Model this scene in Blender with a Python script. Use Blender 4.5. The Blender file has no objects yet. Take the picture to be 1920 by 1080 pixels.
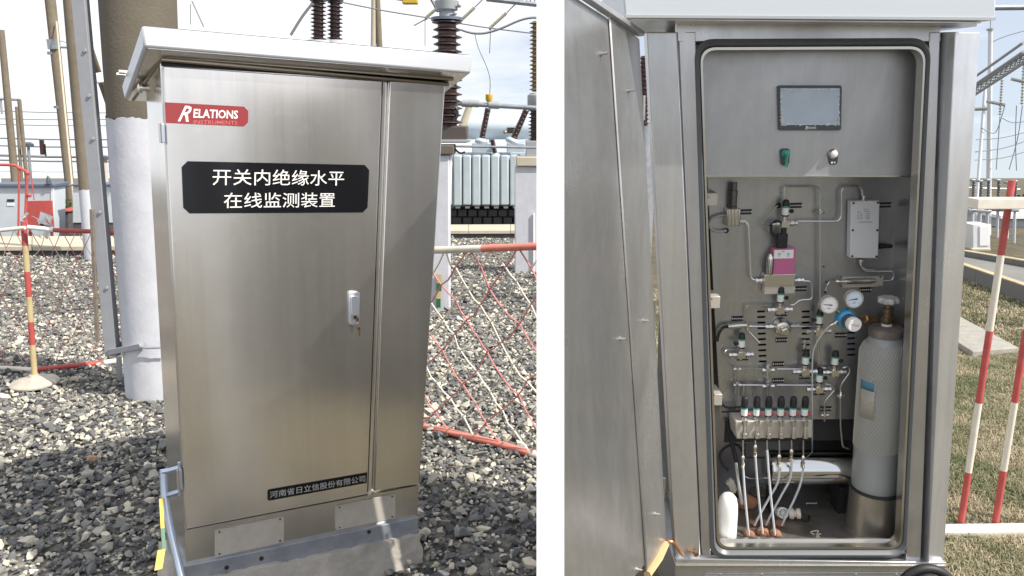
import bpy, bmesh, math, random
import numpy as np
from mathutils import Vector, Matrix, noise
R = math.radians
C = bpy.context.scene
COL = C.collection
rnd = random.Random(7)
V = Vector

# ------------------------------------------------------------------ camera
EYE = V((0, 0, 1.46)); PITCH = R(13); FPX = 1400.0
cam = bpy.data.objects.new('camera', bpy.data.cameras.new('camera')); COL.objects.link(cam)
cam.location = EYE; cam.rotation_euler = (R(90) - PITCH, 0, 0)
cam.data.sensor_width = 36; cam.data.lens = FPX / 1920 * 36
cam.data.clip_start = .05; cam.data.clip_end = 3000
C.camera = cam

# ------------------------------------------------------------------ sky, sun, exposure
SUN_AZ = R(115); SUN_EL = R(46)          # azimuth clockwise from +Y (the viewing direction)
w = bpy.data.worlds.new('World'); C.world = w; w.use_nodes = True
nt = w.node_tree; N = nt.nodes; L = nt.links
N.clear()
out = N.new('ShaderNodeOutputWorld'); bg = N.new('ShaderNodeBackground'); bg.inputs['Strength'].default_value = .13
sky = N.new('ShaderNodeTexSky'); sky.sky_type = 'NISHITA'; sky.sun_disc = False
sky.sun_elevation = SUN_EL; sky.sun_rotation = SUN_AZ; sky.air_density = 1.0; sky.dust_density = 2.2; sky.ozone_density = 1.2
tc = N.new('ShaderNodeTexCoord')
add = N.new('ShaderNodeVectorMath'); add.operation = 'ADD'; add.inputs[1].default_value = (0, 0, .17)
L.new(tc.outputs['Generated'], add.inputs[0])
nz = N.new('ShaderNodeVectorMath'); nz.operation = 'NORMALIZE'; L.new(add.outputs[0], nz.inputs[0]); L.new(nz.outputs[0], sky.inputs['Vector'])
# thin broken cloud, thicker to the west (left), drawn on a flat layer above the place
sep = N.new('ShaderNodeSeparateXYZ'); L.new(nz.outputs[0], sep.inputs[0])
zc = N.new('ShaderNodeMath'); zc.operation = 'MAXIMUM'; zc.inputs[1].default_value = .04; L.new(sep.outputs['Z'], zc.inputs[0])
dv = N.new('ShaderNodeVectorMath'); dv.operation = 'DIVIDE'; L.new(nz.outputs[0], dv.inputs[0])
cz = N.new('ShaderNodeCombineXYZ')
for k in 'XYZ': L.new(zc.outputs[0], cz.inputs[k])
L.new(cz.outputs[0], dv.inputs[1])
ns = N.new('ShaderNodeTexNoise'); ns.inputs['Scale'].default_value = .55; ns.inputs['Detail'].default_value = 7; ns.inputs['Roughness'].default_value = .6
L.new(dv.outputs[0], ns.inputs['Vector'])
mr = N.new('ShaderNodeMapRange'); mr.inputs['From Min'].default_value = .26; mr.inputs['From Max'].default_value = -.06
mr.inputs['To Min'].default_value = -.14; mr.inputs['To Max'].default_value = .17
L.new(sep.outputs['X'], mr.inputs['Value'])
sm = N.new('ShaderNodeMath'); sm.operation = 'ADD'; L.new(ns.outputs['Fac'], sm.inputs[0]); L.new(mr.outputs[0], sm.inputs[1])
rp = N.new('ShaderNodeMapRange'); rp.inputs['From Min'].default_value = .42; rp.inputs['From Max'].default_value = .68; rp.inputs['To Max'].default_value = .94; rp.inputs['To Min'].default_value = .40
L.new(sm.outputs[0], rp.inputs['Value'])
mx = N.new('ShaderNodeMixRGB'); mx.inputs['Color2'].default_value = (7.2, 7.35, 7.6, 1)
L.new(rp.outputs[0], mx.inputs['Fac']); L.new(sky.outputs[0], mx.inputs['Color1'])
L.new(mx.outputs[0], bg.inputs['Color']); L.new(bg.outputs[0], out.inputs['Surface'])

sd = bpy.data.lights.new('sun', 'SUN'); sd.energy = 4.9; sd.angle = R(.53); sd.color = (1, .95, .86)
sun = bpy.data.objects.new('sun', sd); COL.objects.link(sun)
SUNV = V((math.cos(SUN_EL) * math.sin(SUN_AZ), math.cos(SUN_EL) * math.cos(SUN_AZ), math.sin(SUN_EL)))
sun.rotation_euler = SUNV.to_track_quat('Z', 'Y').to_euler(); sun.location = (6, -6, 8)
C.view_settings.view_transform = 'Standard'; C.view_settings.look = 'None'
C.view_settings.exposure = .32; C.view_settings.gamma = 1; C.view_settings.use_curve_mapping = False

# ------------------------------------------------------------------ layout: picture rays and the lie of the land
cp, sp = math.cos(PITCH), math.sin(PITCH)
def ray(px, py):
    u = (px - 960) / FPX; v = (py - 540) / FPX
    return V((u, cp - v * sp, -sp - v * cp))
def at(px, py, Y):
    d = ray(px, py); return EYE + d * (Y / d.y)
GZ = -.085
def g(y):
    if y < 3.2: return GZ
    if y < 4.4: return GZ - .08 * (y - 3.2) ** 2 / 2.4
    return GZ - .08 * (y - 3.8)
def gr(px, py):
    d = ray(px, py); lo, hi = .3, 400.
    for _ in range(60):
        m = (lo + hi) / 2; P = EYE + d * (m / d.y)
        if P.z > g(m): lo = m
        else: hi = m
    return EYE + d * (lo / d.y)

class Frame:
    def __init__(s, O, yaw, pitch, roll):
        s.O = O; s.M = Matrix.Rotation(R(yaw), 3, 'Z') @ Matrix.Rotation(R(pitch), 3, 'X') @ Matrix.Rotation(R(roll), 3, 'Y'); s.T = s.M.transposed()
    def p(s, px, py, y=0.):
        o = s.T @ (EYE - s.O); e = s.T @ ray(px, py)
        return o + e * ((y - o.y) / e.y)
    def pz(s, px, py, z):
        o = s.T @ (EYE - s.O); e = s.T @ ray(px, py)
        return o + e * ((z - o.z) / e.z)
    def w(s, q): return s.O + s.M @ q
    def loc(s, P): return s.T @ (P - s.O)

# ------------------------------------------------------------------ materials
MATS = {}
def mat(name, col, rough=.6, metal=0., col2=None, scale=8., amt=.5, bump=0., bscale=60., stretch=(1, 1, 1), spec=None, aniso=0., rvar=0., alpha=1., trans=0., detail=6):
    if name in MATS: return MATS[name]
    m = bpy.data.materials.new(name); m.use_nodes = True; MATS[name] = m
    n = m.node_tree.nodes; l = m.node_tree.links; b = n['Principled BSDF']
    b.inputs['Base Color'].default_value = (*col, 1); b.inputs['Roughness'].default_value = rough; b.inputs['Metallic'].default_value = metal
    if spec is not None: b.inputs['Specular IOR Level'].default_value = spec
    if alpha < 1: b.inputs['Alpha'].default_value = alpha
    if trans: b.inputs['Transmission Weight'].default_value = trans
    if col2 or bump or rvar:
        t = n.new('ShaderNodeTexCoord'); mp = n.new('ShaderNodeMapping'); mp.inputs['Scale'].default_value = stretch
        l.new(t.outputs['Object'], mp.inputs['Vector'])
        z = n.new('ShaderNodeTexNoise'); z.inputs['Scale'].default_value = scale; z.inputs['Detail'].default_value = detail; z.inputs['Roughness'].default_value = .62
        l.new(mp.outputs[0], z.inputs['Vector'])
        if col2:
            r = n.new('ShaderNodeMapRange'); r.inputs['From Min'].default_value = .5 - .32 * amt; r.inputs['From Max'].default_value = .5 + .32 * amt
            l.new(z.outputs['Fac'], r.inputs['Value'])
            x = n.new('ShaderNodeMixRGB'); x.inputs['Color1'].default_value = (*col, 1); x.inputs['Color2'].default_value = (*col2, 1)
            l.new(r.outputs[0], x.inputs['Fac']); l.new(x.outputs[0], b.inputs['Base Color'])
        if rvar:
            r2 = n.new('ShaderNodeMapRange'); r2.inputs['From Min'].default_value = .3; r2.inputs['From Max'].default_value = .7
            r2.inputs['To Min'].default_value = rough - rvar; r2.inputs['To Max'].default_value = rough + rvar
            l.new(z.outputs['Fac'], r2.inputs['Value']); l.new(r2.outputs[0], b.inputs['Roughness'])
        if bump:
            z2 = n.new('ShaderNodeTexNoise'); z2.inputs['Scale'].default_value = bscale; z2.inputs['Detail'].default_value = 4; l.new(mp.outputs[0], z2.inputs['Vector'])
            bp = n.new('ShaderNodeBump'); bp.inputs['Strength'].default_value = bump; bp.inputs['Distance'].default_value = .01
            l.new(z2.outputs['Fac'], bp.inputs['Height']); l.new(bp.outputs[0], b.inputs['Normal'])
    if aniso:
        b.inputs['Anisotropic'].default_value = aniso
        tg = n.new('ShaderNodeTangent'); tg.direction_type = 'RADIAL'; tg.axis = 'Z'; l.new(tg.outputs[0], b.inputs['Tangent'])
    return m
def attr_mat(name, ramp, rough=.8, bump=0., attr='tone', trans=0.):
    m = bpy.data.materials.new(name); m.use_nodes = True; MATS[name] = m
    n = m.node_tree.nodes; l = m.node_tree.links; b = n['Principled BSDF']; b.inputs['Roughness'].default_value = rough
    a = n.new('ShaderNodeAttribute'); a.attribute_name = attr
    cr = n.new('ShaderNodeValToRGB'); el = cr.color_ramp.elements
    while len(el) < len(ramp): el.new(.5)
    for e, (p, c) in zip(el, ramp): e.position = p; e.color = (*c, 1)
    l.new(a.outputs['Fac'], cr.inputs['Fac'])
    t = n.new('ShaderNodeTexCoord'); z = n.new('ShaderNodeTexNoise'); z.inputs['Scale'].default_value = 55; z.inputs['Detail'].default_value = 4
    l.new(t.outputs['Object'], z.inputs['Vector'])
    h = n.new('ShaderNodeMixRGB'); h.blend_type = 'OVERLAY'; h.inputs['Fac'].default_value = .35
    l.new(cr.outputs[0], h.inputs['Color1']); l.new(z.outputs['Fac'], h.inputs['Color2']); l.new(h.outputs[0], b.inputs['Base Color'])
    return m

def steel_mat(name, col, rough, metal, smudge=.14, grain=(46, 46, .9), rv=.07, dent=.10, aniso=0., stain=None, seed=0., gb=.2):
    """rolled sheet: smudges, brush streaks, scuffs and a slight waviness"""
    m = bpy.data.materials.new(name); m.use_nodes = True; MATS[name] = m
    n = m.node_tree.nodes; l = m.node_tree.links; b = n['Principled BSDF']; b.inputs['Metallic'].default_value = metal
    t = n.new('ShaderNodeTexCoord')
    def nz(scale, detail, sc=(1, 1, 1), rgh=.6, loc=0.):
        mp = n.new('ShaderNodeMapping'); mp.inputs['Scale'].default_value = sc; mp.inputs['Location'].default_value = (seed + loc, seed * 2 + loc, loc)
        l.new(t.outputs['Object'], mp.inputs['Vector'])
        z = n.new('ShaderNodeTexNoise'); z.inputs['Scale'].default_value = scale; z.inputs['Detail'].default_value = detail; z.inputs['Roughness'].default_value = rgh; z.inputs['Distortion'].default_value = .4
        l.new(mp.outputs[0], z.inputs['Vector']); return z.outputs['Fac']
    def rng(v, a, c, lo, hi):
        q = n.new('ShaderNodeMapRange'); q.inputs['From Min'].default_value = a; q.inputs['From Max'].default_value = c; q.inputs['To Min'].default_value = lo; q.inputs['To Max'].default_value = hi
        l.new(v, q.inputs['Value']); return q.outputs[0]
    def mth(op, a, c):
        q = n.new('ShaderNodeMath'); q.operation = op
        for k, v in enumerate((a, c)):
            if isinstance(v, (int, float)): q.inputs[k].default_value = v
            else: l.new(v, q.inputs[k])
        return q.outputs[0]
    s1 = nz(3.1, 9, (1, 1, .7), .68); s2 = nz(1., 6, grain, .7, 3.); s3 = nz(14, 10, (1, 1, 1.4), .75, 7.)
    f = mth('MULTIPLY', rng(s1, .3, .72, 1 - smudge, 1 + smudge * .4), rng(s2, .25, .75, .93, 1.05))
    f = mth('MULTIPLY', f, rng(s3, .56, .78, 1., 1.10))
    x = n.new('ShaderNodeVectorMath'); x.operation = 'SCALE'; x.inputs[0].default_value = col; l.new(f, x.inputs['Scale'])
    colout = x.outputs[0]
    if stain:
        mx_ = n.new('ShaderNodeMixRGB'); mx_.inputs['Color2'].default_value = (*stain, 1); l.new(rng(nz(6.5, 9, (1, 1, 1), .7, 11.), .52, .66, 0., .75), mx_.inputs['Fac']); l.new(colout, mx_.inputs['Color1']); colout = mx_.outputs[0]
    l.new(colout, b.inputs['Base Color'])
    rr = mth('ADD', rng(s1, .3, .7, rough + rv, rough - rv), rng(s2, .25, .75, -.025, .025)); rr = mth('ADD', rr, rng(s3, .56, .78, 0., .03)); l.new(rr, b.inputs['Roughness'])
    bp = n.new('ShaderNodeBump'); bp.inputs['Distance'].default_value = .02; bp.inputs['Strength'].default_value = dent; l.new(nz(2.4, 2, (1, 1, 1), .4, 5.), bp.inputs['Height'])
    b2 = n.new('ShaderNodeBump'); b2.inputs['Distance'].default_value = .0006; b2.inputs['Strength'].default_value = gb; l.new(nz(1., 3, tuple(g_ * 7 for g_ in grain), .6, 9.), b2.inputs['Height']); l.new(bp.outputs[0], b2.inputs['Normal']); l.new(b2.outputs[0], b.inputs['Normal'])
    if aniso:
        b.inputs['Anisotropic'].default_value = aniso
        tg = n.new('ShaderNodeTangent'); tg.direction_type = 'RADIAL'; tg.axis = 'Z'; l.new(tg.outputs[0], b.inputs['Tangent'])
    return m
STEEL = steel_mat('brushed_stainless', (.82, .785, .735), .235, 1, .12, grain=(20, 20, .5), rv=.02, dent=.05, gb=.05)
STEEL_IN = steel_mat('stainless_plate', (.49, .50, .515), .34, .9, .34, rv=.09, dent=.10, seed=3.)
STEEL_P = steel_mat('control_panel_steel', (.50, .505, .515), .38, .72, .26, rv=.09, dent=.08, seed=8.)
STEEL_R = steel_mat('stainless_frame', (.68, .685, .70), .32, .80, .26, rv=.07, dent=.14, aniso=.3, seed=5.)
STEEL_D = steel_mat('stainless_door', (.60, .60, .595), .31, .88, .40, grain=(30, 30, .7), rv=.08, dent=.20, seed=12.)
STEEL_F = steel_mat('soiled_floor_steel', (.38, .37, .35), .38, .75, .35, grain=(9, 9, 9), rv=.10, dent=.05, stain=(.20, .15, .10), seed=17.)
CANOPY = mat('canopy_white', (.60, .62, .66), .36, .45)
CANOPY2 = mat('canopy_pale_steel', (.62, .66, .70), .42, .35)
POLISH = mat('polished_steel', (.72, .71, .69), .09, 1)
FIT = mat('fitting_steel', (.66, .64, .60), .26, 1)
PIPEM = mat('pipe_steel', (.62, .62, .62), .28, 1)
GALV = mat('galvanised_steel', (.40, .42, .45), .5, .6, col2=(.26, .28, .32), scale=13, amt=.6, bump=.05, bscale=40)
GALVB = mat('galvanised_blue', (.50, .56, .66), .36, .8)
GREYPAINT = mat('grey_paint', (.27, .28, .31), .6, 0, col2=(.33, .34, .36), scale=14, amt=1)
BLACK = mat('black_rubber_and_gap_shade', (.012, .012, .014), .55)
BLACKG = mat('black_gloss', (.006, .006, .008), .14, 0, spec=.35)
SEAL = mat('grey_rubber_seal', (.12, .13, .14), .35)
RED = mat('red_enamel', (.25, .030, .035), .35, 0)
SIGNW = mat('sign_white', (.78, .77, .74), .4)
SIGNR = mat('sign_pale_red', (.55, .14, .13), .4)
SIGNG = mat('sign_grey', (.45, .45, .44), .4)
WHITE = mat('white_paint', (.80, .80, .82), .55, 0, col2=(.74, .75, .78), scale=6, amt=1)
WPOST = mat('post_white_paint', (.90, .90, .90), .6, 0)
LIME = mat('lime_wash', (.56, .57, .62), .85, 0, col2=(.47, .48, .52), scale=9, amt=.7, bump=.15, bscale=50)
CONC = mat('pole_concrete', (.15, .13, .098), .9, 0, col2=(.105, .09, .068), scale=5, amt=1.1, bump=.25, bscale=70)
CONC2 = mat('weathered_concrete', (.22, .185, .135), .9, 0, col2=(.13, .105, .075), scale=6, amt=1, bump=.2, bscale=60)
PLINTH = mat('plinth_concrete', (.56, .52, .46), .92, 0, col2=(.30, .275, .24), scale=7, amt=.75, bump=.5, bscale=38)
CREAM = mat('cream_concrete', (.52, .47, .37), .9, 0, col2=(.44, .40, .31), scale=4, bump=.2)
DARKC = mat('dark_concrete_and_bush_shade', (.07, .07, .07), .95, 0, col2=(.12, .115, .11), scale=10)
REDP = mat('red_barrier_paint', (.52, .10, .09), .55, 0, col2=(.36, .06, .055), scale=16, amt=.8)
REDL = mat('faded_red_paint', (.76, .27, .21), .55, 0, col2=(.66, .21, .16), scale=9)
WHP = mat('white_barrier_paint', (.78, .75, .67), .55, 0, col2=(.56, .50, .40), scale=18, amt=1.1)
YELP = mat('yellowed_paint', (.55, .45, .25), .55, 0, col2=(.47, .37, .20), scale=15)
YEL = mat('yellow_plastic', (.72, .42, .015), .45)
GRN = mat('green_plastic', (.02, .13, .05), .45)
CORD_R = mat('red_net_cord', (.66, .25, .24), .85)
CORD_W = mat('cream_net_cord', (.84, .78, .64), .8)
BRASS = mat('brass', (.42, .27, .13), .38, 1)
BRASSD = mat('dark_brass', (.22, .16, .10), .5, .9)
COPPER = mat('copper', (.62, .34, .20), .35, .9)
BLUE = mat('blue_anodised', (.05, .27, .52), .3, .3)
PINK = mat('pink_case', (.50, .13, .27), .45)
DIALW = mat('dial_white', (.80, .80, .80), .35)
PUTTY = mat('terracotta_putty', (.36, .175, .105), .85, 0, col2=(.26, .12, .07), scale=60, bump=.4, bscale=120)
TUBEW = mat('translucent_tube', (.56, .59, .62), .25, 0, col2=(.48, .50, .52), scale=30)
CYLP = mat('cylinder_grey_paint', (.36, .38, .39), .45, 0, col2=(.27, .285, .295), scale=7, amt=.9, bump=.05)
SLEEVE = mat('plastic_net_sleeve', (.52, .50, .45), .6)
PAPER = mat('paper_label', (.50, .47, .40), .8, 0, col2=(.36, .34, .30), scale=25)
BLUEP = mat('blue_print', (.08, .20, .30), .7)
WPLAST = mat('white_plastic', (.76, .77, .76), .4)
IVORY = mat('ivory_plastic', (.66, .60, .50), .5)
GREYBOX = mat('pale_grey_case', (.62, .64, .66), .45)
SCREEN = mat('screen_glass', (.36, .43, .52), .22, 0, col2=(.45, .52, .60), scale=9)
BEZEL = mat('bezel_grey', (.06, .075, .09), .35)
TEAL = mat('teal_key', (.04, .30, .22), .4)
PORC = mat('brown_porcelain', (.045, .022, .02), .25)
PORCG = mat('grey_porcelain', (.36, .38, .36), .35)
POLYM = mat('grey_green_polymer', (.40, .38, .28), .6)
TRAFO = mat('transformer_grey', (.40, .46, .50), .5, 0, col2=(.35, .41, .45), scale=3)
KIOSK = mat('kiosk_white', (.55, .60, .64), .6, 0, col2=(.49, .54, .58), scale=3)
ROOFB = mat('slate_blue_roof', (.10, .13, .18), .6)
BEIGE = mat('beige_case', (.42, .39, .29), .6)
IRON = mat('grey_steelwork', (.34, .36, .38), .6, .3)
WIRE = mat('aluminium_wire', (.20, .21, .22), .6)
SCREWM = mat('screw_dark', (.06, .06, .06), .4, .6)
LEAD = mat('pale_plate', (.66, .62, .56), .55, .6, col2=(.56, .52, .47), scale=12, rvar=.08)
STONE_SLAB = mat('slab_concrete', (.36, .34, .30), .92, 0, col2=(.27, .255, .225), scale=14, bump=.4, bscale=60)
ROADM = mat('road_concrete', (.22, .215, .20), .95, 0, col2=(.16, .157, .15), scale=1.6, amt=.9, bump=.2)
KERBY = mat('kerb_yellow_paint', (.50, .40, .24), .85, 0, col2=(.38, .32, .22), scale=6)
KERBG = mat('kerb_grey', (.16, .155, .15), .9)

# ------------------------------------------------------------------ mesh helpers
MW = {}
class MB:
    def __init__(s): s.v = []; s.f = []
    def add(s, vs, fs):
        k = len(s.v); s.v += [V(p) for p in vs]; s.f += [tuple(i + k for i in f) for f in fs]; return s
    def prism(s, poly, vec):
        n = len(poly); vec = V(vec)
        s.add(list(poly) + [V(p) + vec for p in poly], [tuple(range(n)), tuple(range(2 * n - 1, n - 1, -1))] + [(i, i + n, (i + 1) % n + n, (i + 1) % n) for i in range(n)])
        return s
    def box(s, c, sz, M=None):
        c = V(c); h = V(sz) / 2
        q = [V((a * h.x, b * h.y, d * h.z)) for a, b, d in ((-1, -1, -1), (1, -1, -1), (1, 1, -1), (-1, 1, -1), (-1, -1, 1), (1, -1, 1), (1, 1, 1), (-1, 1, 1))]
        if M is not None: q = [M @ p for p in q]
        return s.add([c + p for p in q], [(3, 2, 1, 0), (4, 5, 6, 7), (0, 1, 5, 4), (1, 2, 6, 5), (2, 3, 7, 6), (3, 0, 4, 7)])
    def ring(s, c, ax, r, n, ref=None):
        ax = ax.normalized()
        if ref is None: ref = V((0, 0, 1)) if abs(ax.z) < .9 else V((1, 0, 0))
        a = ax.cross(ref).normalized(); b = ax.cross(a)
        return [c + (a * math.cos(2 * math.pi * i / n) + b * math.sin(2 * math.pi * i / n)) * r for i in range(n)], b
    def lathe(s, prof, base, axis, n=16):
        base = V(base); axis = V(axis).normalized(); k = len(s.v)
        for r, h in prof:
            q, _ = s.ring(base + axis * h, axis, max(r, 1e-5), n); s.v += q
        for j in range(len(prof) - 1):
            for i in range(n):
                a = k + j * n + i; b = k + j * n + (i + 1) % n
                s.f.append((a, b, b + n, a + n))
        s.f.append(tuple(k + i for i in range(n - 1, -1, -1))); e = k + (len(prof) - 1) * n
        s.f.append(tuple(e + i for i in range(n)))
        return s
    def cyl(s, p0, p1, r0, r1=None, n=12):
        p0 = V(p0); p1 = V(p1); r1 = r0 if r1 is None else r1
        return s.lathe([(r0, 0), (r1, (p1 - p0).length)], p0, p1 - p0, n)
    def tube(s, pts, r, n=6, smooth=0):
        pts = [V(p) for p in pts]
        if smooth and len(pts) > 2:
            q = []
            for i in range(len(pts) - 1):
                a = pts[max(i - 1, 0)]; b = pts[i]; c = pts[i + 1]; d = pts[min(i + 2, len(pts) - 1)]
                for j in range(smooth):
                    t = j / smooth
                    q.append(.5 * ((2 * b) + (c - a) * t + (2 * a - 5 * b + 4 * c - d) * t * t + (3 * b - a - 3 * c + d) * t ** 3))
            pts = q + [pts[-1]]
        k = len(s.v); ref = None; m = len(pts)
        for i, p in enumerate(pts):
            t = (pts[min(i + 1, m - 1)] - pts[max(i - 1, 0)]).normalized()
            if ref is None or abs(t.dot(ref)) > .97: ref = V((0, 0, 1)) if abs(t.z) < .9 else V((1, 0, 0))
            a = t.cross(ref).normalized(); b = t.cross(a); ref = -b if b.dot(ref) < 0 else b
            a = t.cross(ref).normalized(); b = t.cross(a)
            s.v += [p + (a * math.cos(2 * math.pi * j / n) + b * math.sin(2 * math.pi * j / n)) * r for j in range(n)]
        for i in range(m - 1):
            for j in range(n):
                x = k + i * n + j; y = k + i * n + (j + 1) % n; s.f.append((x, y, y + n, x + n))
        s.f.append(tuple(k + j for j in range(n - 1, -1, -1))); s.f.append(tuple(k + (m - 1) * n + j for j in range(n)))
        return s
    def ball(s, c, r, n=12, m=8, sc=(1, 1, 1)):
        c = V(c); k = len(s.v)
        for j in range(m + 1):
            th = math.pi * j / m
            for i in range(n):
                ph = 2 * math.pi * i / n
                s.v.append(c + V((math.sin(th) * math.cos(ph) * sc[0], math.sin(th) * math.sin(ph) * sc[1], math.cos(th) * sc[2])) * r)
        for j in range(m):
            for i in range(n):
                a = k + j * n + i; b = k + j * n + (i + 1) % n; s.f.append((a, a + n, b + n, b))
        return s
    def mesh(s, name, m=None, smooth=40, off=None):
        me = bpy.data.meshes.new(name)
        vs = [p - off for p in s.v] if off is not None else s.v
        me.from_pydata([tuple(p) for p in vs], [], s.f); me.update()
        bm = bmesh.new(); bm.from_mesh(me); bmesh.ops.remove_doubles(bm, verts=bm.verts, dist=1e-6); bmesh.ops.recalc_face_normals(bm, faces=bm.faces); bm.to_mesh(me); bm.free()
        if m: me.materials.append(m)
        if smooth:
            me.shade_smooth(); me.set_sharp_from_angle(angle=R(smooth))
        return me
    def build(s, name, m, parent=None, smooth=40, bevel=0., local=True):
        off = None
        if parent is not None and not local: off = MW[parent.name]
        me = s.mesh(name, m, smooth, off)
        return link(name, me, parent, bevel)
def link(name, me, parent=None, bevel=0., loc=None, rot=None):
    o = bpy.data.objects.new(name, me); COL.objects.link(o)
    if parent is not None: o.parent = parent
    if loc is not None: o.location = loc
    if rot is not None: o.rotation_euler = rot
    if bevel:
        b = o.modifiers.new('bevel', 'BEVEL'); b.width = bevel; b.segments = 2; b.limit_method = 'ANGLE'; b.angle_limit = R(35)
    return o
def thing(name, label, cat, loc=(0, 0, 0), rot=None, group=None):
    o = bpy.data.objects.new(name, None); COL.objects.link(o); o.location = loc; o.empty_display_size = .1
    if rot is not None: o.rotation_euler = rot
    o['label'] = label; o['category'] = cat
    if group: o['group'] = group
    MW[o.name] = V(loc); return o
def tag(o, label, cat, group=None):
    o['label'] = label; o['category'] = cat
    if group: o['group'] = group
    return o
def struct(o, kind='structure'): o['kind'] = kind; return o
def W(parent, name, mb, m, **k): return mb.build(name, m, parent, local=False, **k)      # mb holds world coordinates

def text_mesh(name, body, tl, tr, br, bl, depth, m, shear=0., bold=0., pad=0.):
    """real lettering, fitted into the quad tl-tr-br-bl (local coordinates), raised by depth along -y"""
    c = bpy.data.curves.new('lettering', 'FONT'); c.body = body; c.shear = shear; c.offset = bold; c.resolution_u = 2; c.extrude = .5
    o = bpy.data.objects.new('lettering', c); COL.objects.link(o); bpy.context.view_layer.update()
    me = bpy.data.meshes.new_from_object(o.evaluated_get(bpy.context.evaluated_depsgraph_get()))
    bpy.data.objects.remove(o); bpy.data.curves.remove(c)
    co = np.array([v.co for v in me.vertices]); lo = co.min(0); hi = co.max(0)
    for v in me.vertices:
        s = (v.co.x - lo[0]) / (hi[0] - lo[0]); t = (v.co.y - lo[1]) / (hi[1] - lo[1])
        P = (bl * (1 - s) + br * s) * (1 - t) + (tl * (1 - s) + tr * s) * t
        P = P + V((0, -depth if v.co.z > 0 else .0005, 0)); v.co = P
    me.materials.clear(); me.materials.append(m); me.name = name
    me.validate()
    return me
def lerp(a, b, t): return a + (b - a) * t
def roundpoly(tl, tr, br, bl, r, n=4, corners=(1, 1, 1, 1)):
    P = [tl, tr, br, bl]; out = []
    for i in range(4):
        p = P[i]; a = P[i - 1]; b = P[(i + 1) % 4]
        if not corners[i]: out.append(p); continue
        da = (a - p).normalized() * r; db = (b - p).normalized() * r
        for j in range(n + 1):
            t = j / n; out.append(p + da * (1 - t) ** 2 + db * t ** 2)
    return out

# ------------------------------------------------------------------ ground
def xb(y):
    y = max(y, 1.25); return .0514 * (y * cp - (g(y) - 1.46) * sp)
def gravel_ground_mat():
    m = bpy.data.materials.new('gravel_ground'); m.use_nodes = True
    n = m.node_tree.nodes; l = m.node_tree.links; b = n['Principled BSDF']; b.inputs['Roughness'].default_value = .95
    t = n.new('ShaderNodeTexCoord'); v = n.new('ShaderNodeTexVoronoi'); v.inputs['Scale'].default_value = 24; l.new(t.outputs['Object'], v.inputs['Vector'])
    cr = n.new('ShaderNodeValToRGB'); e = cr.color_ramp.elements
    e[0].position = .1; e[0].color = (.035, .035, .036, 1); e[1].position = .9; e[1].color = (.22, .205, .18, 1)
    sx = n.new('ShaderNodeSeparateColor'); l.new(v.outputs['Color'], sx.inputs[0]); l.new(sx.outputs[0], cr.inputs['Fac'])
    l.new(cr.outputs[0], b.inputs['Base Color'])
    bp = n.new('ShaderNodeBump'); bp.inputs['Distance'].default_value = .04; bp.inputs['Strength'].default_value = .9; bp.invert = True
    l.new(v.outputs['Distance'], bp.inputs['Height']); l.new(bp.outputs[0], b.inputs['Normal'])
    return m
def lawn_mat():
    m = bpy.data.materials.new('dry_lawn'); m.use_nodes = True
    n = m.node_tree.nodes; l = m.node_tree.links; b = n['Principled BSDF']; b.inputs['Roughness'].default_value = .95
    t = n.new('ShaderNodeTexCoord'); z = n.new('ShaderNodeTexNoise'); z.inputs['Scale'].default_value = 2.2; z.inputs['Detail'].default_value = 10; z.inputs['Roughness'].default_value = .75
    l.new(t.outputs['Object'], z.inputs['Vector'])
    cr = n.new('ShaderNodeValToRGB'); e = cr.color_ramp.elements; e.new(.5)
    for q, (p, c) in zip(e, ((.36, (.045, .055, .022)), (.5, (.105, .088, .052)), (.64, (.17, .14, .088)))): q.position = p; q.color = (*c, 1)
    l.new(z.outputs['Fac'], cr.inputs['Fac']); l.new(cr.outputs[0], b.inputs['Base Color'])
    z2 = n.new('ShaderNodeTexNoise'); z2.inputs['Scale'].default_value = 70; z2.inputs['Detail'].default_value = 5; l.new(t.outputs['Object'], z2.inputs['Vector'])
    bp = n.new('ShaderNodeBump'); bp.inputs['Distance'].default_value = .03; bp.inputs['Strength'].default_value = .8; l.new(z2.outputs['Fac'], bp.inputs['Height']); l.new(bp.outputs[0], b.inputs['Normal'])
    return m
ys = [-80, -20, -6, -2, 0, 1.25, 2, 2.6, 3.2, 3.5, 3.8, 4.1, 4.4, 6, 9, 14, 25, 60, 200, 1200]
def sheet(name, cols, m):
    b = MB(); n = len(cols)
    for y in ys:
        for c in cols: b.v.append(V((c(y), y, g(y))))
    for j in range(len(ys) - 1):
        for i in range(n - 1):
            a = j * n + i; b.f.append((a, a + 1, a + n + 1, a + n))
    o = b.build(name, m); return struct(o)
k_ = lambda v: (lambda y: v)
sheet('gravel_yard', [k_(-900), k_(-60), k_(-12), k_(-4), k_(-1.5), xb], gravel_ground_mat())
sheet('lawn', [xb, lambda y: xb(y) + 1.5, lambda y: xb(y) + 5, lambda y: xb(y) + 14, lambda y: xb(y) + 60, lambda y: xb(y) + 900], lawn_mat())

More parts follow.
